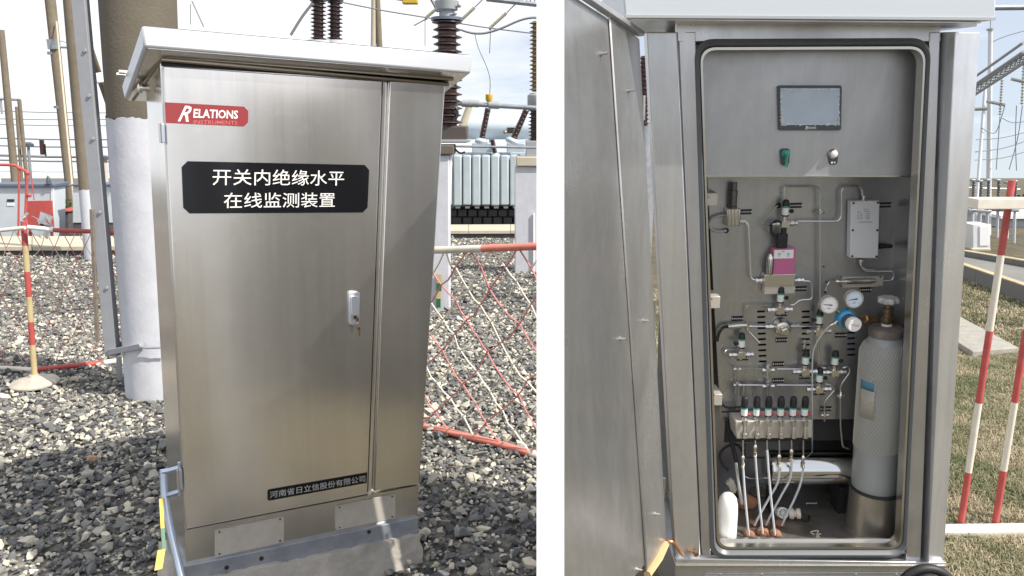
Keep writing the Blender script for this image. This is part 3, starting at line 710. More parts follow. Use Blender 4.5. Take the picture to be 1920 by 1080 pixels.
for dx in (-.0035, .0035): b.box(p(1561.5, 304.5, YC) + V((dx, -.003, 0)), (.004, .0008, .005))
b.build('print', SIGNW, pb)

# mounting plate with ventilation slots
slots = [(1427 + .35 * k, 584 + 10.4 * k) for k in range(10)] + [(1511, 584 + 10.4 * k) for k in range(9)] + [(1596, 624 + 10.3 * k) for k in range(5)]
def holed_plate(name, quad, th, holes, hw, hh, m):
    """a real sheet with long round-ended openings: grid of cells, hole cells replaced by a rim and tunnel"""
    tl, tr, br, bl = quad; y = tl.y
    hx = {}
    b = MB()
    outer = [V((q.x, 0, q.z)) for q in quad]
    cur = bpy.data.curves.new('c', 'CURVE'); cur.dimensions = '2D'; cur.fill_mode = 'BOTH'; cur.extrude = th / 2
    def spl(pts):
        s_ = cur.splines.new('POLY'); s_.points.add(len(pts) - 1)
        for a, q in zip(s_.points, pts): a.co = (q.x, q.z, 0, 1)
        s_.use_cyclic_u = True
    spl(outer)
    for (x, yy) in holes:
        c = p(x, yy, y); pts = []
        for k in range(12):
            a = 2 * math.pi * k / 12; sx = 1 if math.cos(a) > 0 else -1
            pts.append(V((c.x + sx * (hw - hh) + math.cos(a) * hh, 0, c.z + math.sin(a) * hh)))
        spl(pts)
    o = bpy.data.objects.new('c', cur); COL.objects.link(o); bpy.context.view_layer.update()
    me = bpy.data.meshes.new_from_object(o.evaluated_get(bpy.context.evaluated_depsgraph_get()))
    bpy.data.objects.remove(o); bpy.data.curves.remove(cur)
    for v in me.vertices: v.co = V((v.co.x, y + th / 2 - v.co.z, v.co.y))
    me.name = name; me.materials.clear(); me.materials.append(m); me.update()
    return link(name, me, oc)
YPz = YP
mp_ = holed_plate('mounting_plate', [p(1326, 325, YP), p(1692, 325, YP), p(1678, 786, YP), p(1351, 786, YP)], .003, slots, .0125, .0034, STEEL_IN)
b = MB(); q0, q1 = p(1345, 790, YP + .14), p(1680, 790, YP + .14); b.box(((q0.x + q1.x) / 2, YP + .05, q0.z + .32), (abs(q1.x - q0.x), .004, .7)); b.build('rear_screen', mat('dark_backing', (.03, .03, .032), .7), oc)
for y in (370, 560, 740):          # side brackets
    for xs, s_ in ((1329 + (y - 370) * .025, -1), (1700 - (y - 370) * .03, 1)):
        c = p(xs, y, YP - .03); b = MB(); b.box(c, (.03, .08, .035)); br_ = b.build('side_bracket', LEAD, oc, bevel=.001)
        c = p(xs, y, YP - .073); b = MB(); b.cyl(c, c + V((0, -.004, 0)), .003, n=8); b.build('screw', FIT, br_)

# ------------------------------------------------------------------ valves, pipes and instruments on the mounting plate
def proto(name, fn, m): b = MB(); fn(b); return b.mesh(name, m)
vm = dict(
    body=proto('valve', lambda b: b.cyl((0, 0, -.016), (0, 0, .002), .0075, n=14).box((0, 0, -.024), (.022, .020, .018)).lathe([(.0045, 0), (.0045, .006)], (0, 0, -.039), (0, 0, 1), 10), FIT),
    label=proto('label_band', lambda b: b.cyl((0, 0, .001), (0, 0, .023), .0096, n=18), WPLAST),
    green=proto('green_ring', lambda b: b.cyl((0, 0, .0225), (0, 0, .028), .0097, n=18), TEAL),
    cap=proto('cap', lambda b: b.lathe([(.0101, .0275), (.0101, .032), (.0092, .034), (.0090, .040), (.0072, .044), (.003, .046)], (0, 0, 0), (0, 0, 1), 18), BLACK),
    capl=proto('cap', lambda b: b.lathe([(.0101, .0275), (.0105, .045), (.0095, .049), (.0093, .055), (.007, .060), (.003, .062)], (0, 0, 0), (0, 0, 1), 18), BLACK),
    collar=proto('collar', lambda b: b.cyl((0, 0, -.002), (0, 0, .002), .0104, n=18), BLACK),
    knob=proto('side_knob', lambda b: b.cyl((0, 0, .012), (.016, 0, .012), .0035, n=10).ball((.018, 0, .012), .0062, 10, 8), BLACK),
    knobr=proto('side_knob', lambda b: b.cyl((0, 0, .004), (.014, 0, .004), .0035, n=10).ball((.015, 0, .004), .0052, 10, 8), REDP),
    fit=proto('fitting', lambda b: b.lathe([(.005, 0), (.005, .006), (.0078, .0062), (.0078, .014), (.0055, .0145), (.0055, .019), (.0072, .0195), (.0072, .026), (.003, .0265)], (0, 0, 0), (1, 0, 0), 6), FIT),
    fitd=proto('fitting', lambda b: b.lathe([(.0085, 0), (.0075, .014), (.005, .016), (.0065, .030), (.0065, .037), (.0088, .038), (.0088, .052), (.0035, .053)], (0, 0, 0), (0, 0, -1), 8), FIT),
    joint=proto('joint', lambda b: b.lathe([(.003, 0), (.0062, .004), (.0062, .012), (.0048, .013), (.0048, .022), (.0064, .023), (.0064, .036), (.004, .040)], (0, 0, 0), (0, 0, -1), 8), FIT),
    cross=proto('fitting', lambda b: b.cyl((-.014, 0, 0), (.014, 0, 0), .0045, n=8).cyl((0, 0, -.016), (0, 0, .014), .0045, n=8).cyl((0, 0, .008), (0, 0, .016), .0068, n=6).cyl((-.018, 0, 0), (-.010, 0, 0), .0068, n=6).cyl((.010, 0, 0), (.018, 0, 0), .0068, n=6).box((0, -.001, 0), (.012, .010, .012)), FIT),
    tag=proto('label_plate', lambda b: b.box((0, 0, 0), (.034, .0014, .0150)), BLACK),
    tagw=proto('print', lambda b: [b.box((x, -.0009, 0), (wd, .0005, .0036)) for x, wd in ((-.0085, .004), (-.003, .0045), (.0030, .004), (.0085, .0042))], SIGNG),
    tagl=proto('edge_print', lambda b: [b.add([V((s * .016, -.0009, -.0035)), V((s * .016, -.0009, .0035)), V((s * .0125, -.0009, 0))], [(0, 1, 2)]) for s in (-1, 1)], SIGNW),
)
VS = .98
def valve(px, py, y, knob=0, sides=True, green=True, tall=False, red=False, fit=True):
    c = p(px, py, y); o = link('valve', vm['body'], oc, loc=c)
    link('label_band', vm['label'], o); link('collar', vm['collar'], o)
    if green: link('green_ring', vm['green'], o)
    link('cap', vm['capl' if tall else 'cap'], o)
    if knob:
        k = link('side_knob', vm['knobr' if red else 'knob'], o)
        if knob < 0: k.rotation_euler = (0, 0, math.pi)
    if sides:
        for s in (1, -1):
            f_ = link('fitting', vm['fit'], o, loc=(.010 * s, 0, -.024))
            if s < 0: f_.rotation_euler = (0, 0, math.pi)
    st = MB(); st.cyl(V((0, 0, -.024)), V((0, YP - y + .002, -.024)), .006, n=8); st.build('standoff', FIT, o)
    return o
def label(px, py, y=YP, k=1.):
    o = link('label_plate', vm['tag'], oc, loc=p(px, py, y) + V((0, -.0016, 0))); link('print', vm['tagw'], o); link('edge_print', vm['tagl'], o); return o
def pipe(pts, r=.0026, m=PIPEM, y=YP - .018, name='pipe', smooth=0, parent=None):
    q = [p(a[0], a[1], a[2] if len(a) > 2 else y) for a in pts]
    if not smooth:              # round the bends
        out = [q[0]]
        for i in range(1, len(q) - 1):
            da = (q[i - 1] - q[i]); db = (q[i + 1] - q[i]); rr = min(.012, da.length * .45, db.length * .45)
            a, c = q[i] + da.normalized() * rr, q[i] + db.normalized() * rr
            for j in range(4):
                t = j / 3; out.append(a * (1 - t) ** 2 + q[i] * 2 * t * (1 - t) + c * t * t)
        q = out + [q[-1]]
    b = MB(); b.tube(q, r, 7, smooth=smooth); return b.build(name, m, parent or oc)
yv = YP - .028
valve(1472, 404, yv, 1); valve(1463, 566, yv, 1); valve(1390, 651, yv, -1); valve(1536, 607, yv, -1); valve(1510, 683, yv, 1); valve(1565, 684, yv, 1); valve(1536, 716, yv, 1)
for q in ((1398, 397), (1492, 385), (1501, 541), (1382, 597), (1465, 588), (1465, 637), (1392, 671), (1459, 682), (1459, 713), (1509, 706), (1536, 736), (1659, 384), (1622, 543), (1576, 628), (1548, 766)): label(*q)
# round pressure regulator
rgq = p(1464, 610, YP - .001)
o = MB(); o.lathe([(.026, 0), (.026, .012), (.0235, .016), (.0235, .024), (.0205, .028), (.015, .031), (.012, .031), (.012, .046), (.009, .049)], rgq, (0, -1, -.12), 24); rg = o.build('pressure_regulator', FIT, oc)
for s in (1, -1):
    f_ = link('fitting', vm['fit'], rg, loc=rgq + V((s * .024, -.012, 0)))
    if s < 0: f_.rotation_euler = (0, 0, math.pi)
# pipes
for pts in ([(1472, 350), (1472, 392)], [(1478, 350), (1533, 350), (1538, 360), (1538, 600)], [(1496, 415), (1572, 415), (1578, 405), (1578, 357), (1584, 349), (1612, 349), (1617, 356), (1617, 368)],
            [(1398, 416), (1404, 424), (1408, 520), (1412, 525), (1426, 525)], [(1496, 527), (1518, 527), (1523, 534), (1523, 562), (1500, 562), (1488, 572), (1482, 572)],
            [(1446, 572), (1402, 572), (1400, 578), (1400, 606)], [(1404, 612), (1420, 612), (1436, 612)], [(1402, 616), (1404, 622), (1424, 643)], [(1496, 612), (1528, 612)],
            [(1378, 655), (1362, 656), (1358, 664), (1381, 688), (1381, 692), (1432, 692)], [(1382, 692), (1382, 722), (1430, 722)], [(1382, 722), (1382, 768)], [(1456, 692), (1500, 692)], [(1456, 722), (1526, 722)],
            [(1440, 702), (1440, 720)], [(1440, 730), (1438, 768)], [(1395, 722), (1394, 750)], [(1535, 625), (1535, 684), (1540, 690), (1548, 690)], [(1580, 690), (1592, 686), (1594, 697), (1576, 722), (1576, 735)],
            [(1547, 720), (1560, 722), (1566, 730), (1546, 752), (1546, 790)], [(1552, 535), (1556, 528), (1562, 527)], [(1656, 527), (1672, 526), (1676, 518), (1674, 509), (1622, 509), (1615, 500), (1615, 492)],
            [(1549, 545), (1551, 535)], [(1612, 487), (1613, 498), (1622, 506), (1640, 506)], [(1576, 748), (1576, 800), (1580, 838), (1592, 842)], [(1508, 650), (1508, 670)], [(1550, 627), (1536, 628)]):
    pipe(pts)
for x, y in ((1440, 694), (1440, 724)): link('fitting', vm['cross'], oc, loc=p(x, y, YP - .018))
for x, y in ((1382, 692), (1382, 722), (1402, 612), (1538, 398), (1546, 778), (1576, 742)): link('fitting', vm['cross'], oc, loc=p(x, y, YP - .018)).scale = (.6, .7, .6)
q = p(1508, 655, YP - .02); b = MB(); b.lathe([(.004, 0), (.006, .004), (.006, .012), (.0035, .014), (.0065, .018), (.0065, .028)], q, (0, 0, 1), 8); b.build('fitting', FIT, oc)
q = p(1576, 742, YP - .02); b = MB(); b.lathe([(.006, -.008), (.006, .006), (.0045, .008), (.0045, .016)], q, (0, 0, 1), 8); b.build('fitting', FIT, oc)
# pressure transmitter with black cable
b = MB(); q0, q1 = p(1370, 612, YP - .025), p(1392, 610, YP - .025); b.cyl(q0, q1, .0085, n=14); b.cyl(q1, q1 + V((.012, 0, 0)), .0055, n=8); b.cyl(q0, q0 + V((-.008, 0, 0)), .006, n=10); pt = b.build('pressure_transmitter', FIT, oc)
pipe([(1368, 612), (1356, 614), (1348, 624), (1344, 640)], .005, BLACK, name='cable', smooth=4, parent=pt)
# upper left sensor: ribbed housing, dark tube above, looped hose
q0 = p(1363, 391, YP - .03); q1 = p(1388, 424, YP - .03)
b = MB(); b.box(((q0.x + q1.x) / 2, YP - .016, (q0.z + q1.z) / 2), (abs(q1.x - q0.x), .026, abs(q1.z - q0.z))); sn = b.build('sensor_housing', FIT, oc, bevel=.003)
for k in range(4):
    x = lerp(q0.x, q1.x, .14 + .24 * k); b = MB(); b.box((x, YP - .0298, (q0.z + q1.z) / 2), (.004, .008, abs(q1.z - q0.z) * .94)); b.build('rib', FIT, sn, bevel=.0015)
b = MB(); c = p(1374, 391, YP - .022); b.lathe([(.0125, 0), (.0125, .006), (.0105, .008), (.0105, .036), (.0115, .037), (.0115, .052), (.009, .053), (.009, .075)], c, (0, 0, 1), 16); b.build('sensor_tube', mat('dark_steel', (.16, .16, .16), .3, .9), sn)
b = MB(); c = p(1392, 416, YP - .022); b.cyl(c + V((-.008, 0, 0)), c + V((.008, 0, 0)), .0065, n=6); b.build('nut', FIT, sn)
pipe([(1362, 403), (1347, 405), (1334, 412), (1331, 424), (1338, 432), (1352, 434), (1362, 432)], .0042, mat('grey_hose', (.36, .36, .35), .5), name='hose', smooth=4, y=YP - .014)
def grommet(px, py, r): b = MB(); b.lathe([(r, 0), (r, .004), (r * .6, .006)], p(px, py, YP), (0, -1, 0), 12); b.build('grommet', BLACK, oc)
grommet(1361, 432, .008); grommet(1459, 385, .008); grommet(1547, 548, .003); grommet(1544, 500, .002); grommet(1549, 528, .002)
pipe([(1458, 386), (1450, 392), (1428, 420), (1440, 423), (1462, 414)], .0022, name='hose', smooth=4)
# mass flow controller, its block and connector
m0 = p(1450, 466, YP - .03); m1 = p(1489, 516, YP - .03)
b = MB(); b.box(((m0.x + m1.x) / 2, YP - .018, (m0.z + m1.z) / 2), (abs(m1.x - m0.x), .026, abs(m1.z - m0.z))); mf = b.build('flow_controller', PINK, oc, bevel=.002)
n0, n1 = p(1452, 469, YP - .0312), p(1487, 484, YP - .0312); b = MB(); b.box(((n0.x + n1.x) / 2, YP - .0314, (n0.z + n1.z) / 2), (abs(n1.x - n0.x), .001, abs(n1.z - n0.z))); nl = b.build('white_label', WPLAST, mf)
b = MB()
for x, y, l_ in ((1468, 472, 6), (1461, 475, 5), (1461, 477.5, 6), (1461, 480, 4), (1478, 475, 5), (1478, 477.5, 4), (1478, 480, 5)): b.box(p(x, y, YP - .0321), (l_ * .0015, .0004, .0014))
b.build('print', BEZEL, nl)
k0, k1 = p(1434, 515, YP - .036), p(1490, 536, YP - .036)
b = MB(); b.box(((k0.x + k1.x) / 2, YP - .02, (k0.z + k1.z) / 2), (abs(k1.x - k0.x), .033, abs(k1.z - k0.z))); kb = b.build('flow_block', FIT, mf, bevel=.0015)
k0, k1 = p(1434, 537, YP - .03), p(1490, 550, YP - .03); b = MB(); b.box(((k0.x + k1.x) / 2, YP - .017, (k0.z + k1.z) / 2), (abs(k1.x - k0.x), .026, abs(k1.z - k0.z))); b.build('bracket', LEAD, mf)
for x, s in ((1430, -1), (1493, 1)):
    f_ = link('fitting', vm['fit'], mf, loc=p(x - s * 3, 526, YP - .018))
    if s < 0: f_.rotation_euler = (0, 0, math.pi)
k0, k1 = p(1461, 440, YP - .045), p(1478, 466, YP - .045); b = MB(); b.box(((k0.x + k1.x) / 2, YP - .03, (k0.z + k1.z) / 2), (abs(k1.x - k0.x), .016, abs(k1.z - k0.z)))
b.box(((k0.x + k1.x) / 2 + .003, YP - .03, k0.z + .008), (.014, .012, .022)); b.build('connector', BLACK, mf, bevel=.002)
pipe([(1466, 446), (1458, 446), (1448, 438), (1446, 424), (1453, 416), (1464, 418), (1470, 432), (1471, 440)], .0042, BLACK, name='cable', smooth=4, y=YP - .03, parent=mf)
c = p(1442, 516, YP - .028); b = MB(); b.lathe([(.010, 0), (.010, .050), (.007, .058), (.003, .064), (.002, .064)], c, (0, 0, 1), 16); fc_ = b.build('inline_filter', FIT, mf)
b = MB()
for k in range(5):
    a = -math.pi / 2 + (k - 2) * .5; b.box(c + V((math.cos(a) * .0102, math.sin(a) * .0102, .026)), (.0018, .0018, .046))
b.build('filter_ridges', mat('dark_steel', (.16, .16, .16), .3, .9), fc_)
# pale terminal case
w0, w1, w2, w3 = p(1596, 377, YP - .03), p(1650, 376, YP - .03), p(1647, 485, YP - .03), p(1594, 484, YP - .03)
b = MB(); b.prism([w0, w1, w2, w3], (0, .028, 0)); wb = b.build('terminal_case', GREYBOX, oc, bevel=.003)
for s, u in ((.08, .035), (.93, .035), (.07, .505), (.93, .505), (.07, .965), (.93, .965)):
    c = lerp(lerp(w0, w1, s), lerp(w3, w2, s), u); b = MB(); b.cyl(c + V((0, .001, 0)), c + V((0, -.0012, 0)), .0034, n=8); b.build('screw', SCREWM, wb)
b = MB()
for x, y, l_, h_ in [(1624, 393, 9, 1.6), (1611, 397, 7, 1.3), (1626, 397, 12, 1.3)] + [(1609, 401 + 3.1 * k, 2.5, 1.6) for k in range(4)] + [(1615, 401 + 3.1 * k, 4, 1.3) for k in range(4)] + [(1627, 401 + 3.1 * k, 10 - k % 2 * 3, 1.2) for k in range(4)] + [(1623, 416.5, 26, 1.4)]:
    b.box(p(x, y, YP - .0306), (l_ * .0015, .0006, h_ * .0014))
b.build('print', mat('grey_print', (.30, .31, .32), .6), wb)
for px, py, dz in ((1619, 377, 1), (1615, 486, -1)):
    b = MB(); b.lathe([(.008, 0), (.008, .006), (.0055, .007), (.0055, .016)], p(px, py, YP - .016), (0, 0, dz), 10); b.build('gland', FIT, wb)
b = MB(); c = p(1648, 462, YP - .016); b.lathe([(.0075, 0), (.0075, .008), (.0065, .009), (.006, .034), (.004, .038)], c, (1, 0, 0), 10); b.build('gland', BLACK, wb)
# horizontal filter on its bracket
b = MB(); k0, k1 = p(1578, 519, YP - .004), p(1654, 537, YP - .004); b.box(((k0.x + k1.x) / 2, YP - .006, (k0.z + k1.z) / 2), (abs(k1.x - k0.x), .01, abs(k1.z - k0.z))); hfb = b.build('filter_bracket', LEAD, oc, bevel=.002)
b = MB(); c = p(1566, 528, YP - .022); b.lathe([(.004, 0), (.0065, .003), (.0065, .010), (.0045, .011), (.0045, .016), (.0065, .017), (.0065, .026), (.0085, .028), (.0085, .105), (.006, .108), (.006, .114), (.003, .118)], c, (1, 0, 0), 14); b.build('tube_filter', FIT, hfb)
for x in (1578, 1651):
    for y in (519, 537): b = MB(); b.cyl(p(x, y, YP - .012), p(x, y, YP - .016), .0028, n=8); b.build('screw', SCREWM, hfb)
# six-way manifold
MY = .125
q = [p(1379, 790, MY), p(1523, 788, MY), p(1523, 821, MY), p(1381, 823, MY)]
b = MB(); b.prism(q, (0, .075, 0)); mfd = b.build('manifold_block', LEAD, oc, bevel=.003)
VX = (1395, 1418, 1440, 1463, 1486, 1508)
JY = (868, 848, 858, 866, 856, 868)
for i, x in enumerate(VX):
    c = p(x, 779, MY + .012); v_ = link('valve', vm['body'], oc, loc=c)
    link('label_band', vm['label'], v_); link('green_ring', vm['green'], v_); link('cap', vm['capl'], v_); link('collar', vm['collar'], v_); link('side_knob', vm['knobr'], v_)
    f_ = link('fitting', vm['fitd'], v_, loc=(-.003, -.022, -.008)); f_.rotation_euler = (R(-6), 0, 0)
    x2 = x - 2; pipe([(x2, 826, MY - .012), (x2 + .3, JY[i] - 14, MY - .014)], .0024)
    if i != 2: link('joint', vm['joint'], oc, loc=p(x2 + .3, JY[i] - 14, MY - .014))
TB = ((1404, 1003), (1430, 1000), (1453, 1003), (1414, 985), (1436, 985), (1466, 985))
for i, x in enumerate(VX):
    x2 = x - 2; bx, by = TB[i]; zb_ = zf + .010; e = p.__self__.pz(bx, by, zb_)
    y0 = JY[i] + 8 if i != 2 else JY[i] - 14
    if i < 3: mids = [(lerp(x2, bx, .25), lerp(y0, by, .3)), (lerp(x2, bx, .6), lerp(y0, by, .65))]
    else: mids = [(x2 - 3 - (i == 5) * 2, lerp(y0, by, .28)), (lerp(x2, bx, .42), lerp(y0, by, .55)), (lerp(x2, bx, .78), lerp(y0, by, .82))]
    dd = (MY - .014, e.y)
    pts = [p(x2 + .3, y0, dd[0])] + [p(mx_, my_, lerp(dd[0], dd[1], (k + 1) / (len(mids) + 1))) for k, (mx_, my_) in enumerate(mids)] + [e]
    b = MB(); b.tube(pts, .0034, 8, smooth=6); b.build('white_tube', TUBEW, oc)
# grey conduit at the left, cable loop
b = MB(); b.tube([p(1362, 788, .20), p(1372, 830, .19), p(1381, 868, .17), p(1390, 930, .14), p(1394, 945, .13)], .007, 8, smooth=4); b.build('black_hose', BLACK, oc)
b = MB(); b.tube([p(1380, 868, .15), p(1386, 915, .13), p(1391, 945, .12)], .0046, 8, smooth=4); b.build('grey_hose', mat('grey_hose', (.36, .36, .35), .5), oc)
b = MB(); b.tube([p(1394, 848, .19), p(1385, 836, .2), p(1372, 833, .21), p(1356, 842, .22), p(1349, 856, .22), p(1355, 872, .21), p(1366, 882, .2)], .0046, 7, smooth=4); b.build('cable', BLACK, oc)
pipe([(1397, 832, .15), (1397, 858, .15), (1434, 858, .18)], .003, BLACK, name='cable'); pipe([(1397, 893, .13), (1404, 897, .13), (1440, 897, .17)], .0022)
for y in (764, 772):
    pipe([(1353, y - 8 + (y - 764)), (1362, y), (1380, y), (1390, y - 2)], .0028, BLACK, name='cable', smooth=4, y=YP - .02)
# polished tank lying behind
b = MB(); c = p(1440, 876, .235); c2 = p(1600, 876, .235); r_ = .056; ln_ = (c2 - c).length
b.lathe([(.002, -.012), (r_ * .7, -.010), (r_ * .97, -.003), (r_, .004), (r_, ln_)], c, c2 - c, 32); tk = b.build('polished_tank', POLISH, oc)
b = MB(); b.lathe([(r_ + .0006, .006), (r_ + .0012, .008), (r_ + .0012, .016), (r_ + .0006, .018)], c, c2 - c, 32); b.build('tank_band', FIT, tk)
for x in (1450, 1575):
    b = MB(); k0 = p(x, 900, .235); b.box((k0.x, .235, (k0.z + zf) / 2 - .01), (.022, .06, abs(k0.z - zf))); b.build('tank_foot', BLACK, tk)
label(1521, 943, .22) ; bpy.data.objects  # floor label
# cylinder holder ring bolted to the floor
cy_y = .135
cc = p(1634, 985, cy_y); HX = cc.x
hz1, hz0 = p(1640, 934, cy_y - .065).z, zf
b = MB(); rr_ = .0725
pts_o = [(rr_, hz0), (rr_, hz1), (rr_ - .003, hz1), (rr_ - .003, hz0)]
k = 40
for r2, z2 in pts_o:
    b.v += [V((HX + math.cos(2 * math.pi * i / k) * r2, cy_y + math.sin(2 * math.pi * i / k) * r2, z2)) for i in range(k)]
for a_ in range(3):
    for i in range(k): j = (i + 1) % k; b.f.append((a_ * k + i, a_ * k + j, (a_ + 1) * k + j, (a_ + 1) * k + i))
hr = b.build('cylinder_holder', steel_mat('holder_steel', (.46, .42, .37), .40, .85, .25, rv=.06, dent=.08, seed=21.), oc)
b = MB(); b.tube([V((HX + math.cos(a) * (rr_ - .001), cy_y + math.sin(a) * (rr_ - .001), hz1)) for a in np.linspace(0, 2 * math.pi, 41)], .0052, 8); b.build('rubber_edge', BLACK, hr)

# ------------------------------------------------------------------ gas cylinder with regulator (stands in the cabinet, not part of it)
TLN = Matrix.Rotation(R(-1.7), 3, 'Y')          # the bottle leans a little in its holder
gc = thing('gas_cylinder', 'grey gas cylinder in a white plastic net sleeve standing in the steel holder', 'gas cylinder', B.w(V((HX, cy_y, zf))), (B.M @ TLN).to_euler())
MB_off = V((HX, cy_y, zf))
def G(px, py, y=cy_y): return TLN.transposed() @ (p(px, py, y) - MB_off)
zS, zN, zC0, zC1 = G(1643, 668).z, G(1643, 638).z, G(1643, 630).z, G(1643, 614).z
rc = .0655
b = MB(); b.lathe([(rc - .006, .002), (rc, .012), (rc, zS), (rc * .985, lerp(zS, zN, .3)), (rc * .90, lerp(zS, zN, .62)), (rc * .76, lerp(zS, zN, .92)), (rc * .70, zN + .004), (.0445, zC0), (.0435, zC0 + .004)], (0, 0, 0), (0, 0, 1), 40); b.build('cylinder_body', CYLP, gc)
b = MB(); b.lathe([(.0460, zC0), (.0470, zC0 + .003), (.0470, zC1 - .004), (.043, zC1), (.014, zC1 + .004)], (0, 0, 0), (0, 0, 1), 32); b.build('collar', mat('rusty_collar', (.14, .105, .09), .75, .1, col2=(.24, .215, .20), scale=40), gc)
b = MB(); b.lathe([(.014, zC1 + .003), (.015, zC1 + .007), (.012, zC1 + .011)], (0, 0, 0), (0, 0, 1), 20); b.build('seal_ring', WPLAST, gc)
zv = zC1 + .010; zw = G(1645, 566).z
b = MB(); b.lathe([(.0125, zv), (.0155, zv + .006), (.0155, zv + .018), (.0125, zv + .020), (.013, zv + .034), (.0155, zv + .036), (.0155, zv + .046), (.011, zv + .050), (.010, zw)], (0, 0, 0), (0, 0, 1), 12); vb = b.build('cylinder_valve', BRASSD, gc)
b = MB(); n_ = 40; prof = []
for h_, rk in ((-.008, .88), (-.004, 1.), (.004, 1.), (.008, .86)):
    b.v += [V((math.cos(2 * math.pi * i / n_) * (.0275 + .0028 * math.cos(2 * math.pi * i / n_ * 8)) * rk, math.sin(2 * math.pi * i / n_) * (.0275 + .0028 * math.cos(2 * math.pi * i / n_ * 8)) * rk, zw + .004 + h_)) for i in range(n_)]
for a_ in range(3):
    for i in range(n_): j = (i + 1) % n_; b.f.append((a_ * n_ + i, a_ * n_ + j, (a_ + 1) * n_ + j, (a_ + 1) * n_ + i))
b.f += [tuple(range(n_ - 1, -1, -1)), tuple(range(3 * n_, 4 * n_))]; b.build('handwheel', mat('handwheel_white', (.55, .56, .54), .5), vb)
# net sleeve: two sets of winding strands
b = MB(); z0_, z1_ = G(1643, 835).z, G(1643, 642).z; rS = rc + .0012; NH = 46
def radS(z):
    if z <= zS: return rS
    t = (z - zS) / (zN - zS); tt = [(0, 1), (.3, .985), (.62, .90), (.92, .76), (1.2, .72)]
    for (a, ra), (c_, rb_) in zip(tt, tt[1:]):
        if t <= c_: return rS * (ra + (rb_ - ra) * (t - a) / (c_ - a)) + .0006
    return rS * .6
for s in (1, -1):
    for h_ in range(NH):
        k = len(b.v); st = 44
        for j in range(st + 1):
            z = lerp(z0_, z1_, j / st); a = 2 * math.pi * h_ / NH + s * (z - z0_) * 9; r_ = radS(z) + (.0004 if s > 0 else .0008); wa = .0017 / rc / 2
            b.v += [V((math.cos(a - wa) * r_, math.sin(a - wa) * r_, z)), V((math.cos(a) * (r_ + .0009), math.sin(a) * (r_ + .0009), z)), V((math.cos(a + wa) * r_, math.sin(a + wa) * r_, z))]
        for j in range(st):
            for e in (0, 1): q_ = k + j * 3 + e; b.f.append((q_, q_ + 1, q_ + 4, q_ + 3))
sl = b.build('net_sleeve', SLEEVE, gc); struct(sl, 'stuff')
def ASN(v): return math.asin(max(-.97, min(.97, v)))
def patch(name, x0, x1, y0, y1, m, dr, parent=gc):
    a0 = R(x0); a1 = R(x1); zt_, zb_ = G(1643, y0, cy_y - rc).z, G(1643, y1, cy_y - rc).z
    b = MB(); n_ = 8
    for zz in (zt_, zb_):
        b.v += [V((math.sin(lerp(a0, a1, i / n_)) * (rc + dr), -math.cos(lerp(a0, a1, i / n_)) * (rc + dr), zz)) for i in range(n_ + 1)]
    for i in range(n_): b.f.append((i, i + 1, n_ + i + 2, n_ + i + 1))
    o = b.build(name, m, parent); sm_ = o.modifiers.new('thickness', 'SOLIDIFY'); sm_.thickness = .0006; return o
lb = patch('paper_label', -80, -40, 722, 792, PAPER, .0036)
patch('blue_heading', -78, -42, 723, 739, BLUEP, .0044, lb)
b = MB()
for k in range(9):
    zz = G(1643, 745 + k * 5, cy_y - rc).z; a0 = R(-74); a1 = R(-46 - k % 3 * 5); r_ = rc + .0044
    b.add([V((math.sin(a) * r_, -math.cos(a) * r_, zz + d)) for d in (.0012, -.0012) for a in (a0, (a0 + a1) / 2, a1)], [(0, 1, 4, 3), (1, 2, 5, 4)])
b.build('print', mat('grey_print', (.30, .31, .32), .6), lb)
# regulator group: nut, body, two gauges, front knob, hose
ry = cy_y - .045
b = MB(); q1, q0 = G(1640, 598, cy_y), G(1610, 597, ry); b.cyl(q1, lerp(q1, q0, .45), .0085, n=10); b.lathe([(.0105, 0), (.0115, .002), (.0115, .021), (.009, .023)], lerp(q1, q0, .38), q0 - q1, 6); b.cyl(lerp(q1, q0, .5), q0, .0055, n=10); b.build('inlet_nut', BRASS, gc)
rgc = G(1587, 598, ry); fd = V((.10, -1, -.10)).normalized()
b = MB(); b.lathe([(.022, -.022), (.0275, -.016), (.0275, .002), (.024, .007), (.016, .010)], rgc, fd, 28); rb2 = b.build('regulator_body', BLUE, gc)
b = MB(); b.lathe([(.0195, .006), (.0195, .026), (.018, .029), (.016, .029)], rgc, fd, 24); b.build('dark_neck', BEZEL, rb2)
kc = rgc + fd * .028
b = MB(); b.lathe([(.0190, 0), (.0200, .003), (.0200, .016), (.0185, .019)], kc, fd, 28); kn = b.build('adjusting_knob', WPLAST, rb2)
b = MB(); ux = V((1, .1, 0)).normalized(); uz = fd.cross(ux).normalized(); uz = uz if uz.z > 0 else -uz
def dial_mark(b, c, u0, u1, v0, v1): b.add([c + ux * u0 + uz * v0, c + ux * u1 + uz * v0 * 1., c + ux * u1 + uz * v1, c + ux * u0 + uz * v1], [(0, 1, 2, 3)])
fc2 = kc + fd * .0194
for u0, u1, v in ((-.013, .012, .003), (-.010, .013, -.001)): b.add([fc2 + ux * u0 + uz * (v + .002), fc2 + ux * u1 + uz * (v - .002), fc2 + ux * u1 + uz * (v - .0033), fc2 + ux * u0 + uz * (v + .0007)], [(0, 1, 2, 3)])
b.build('red_print', SIGNR, kn)
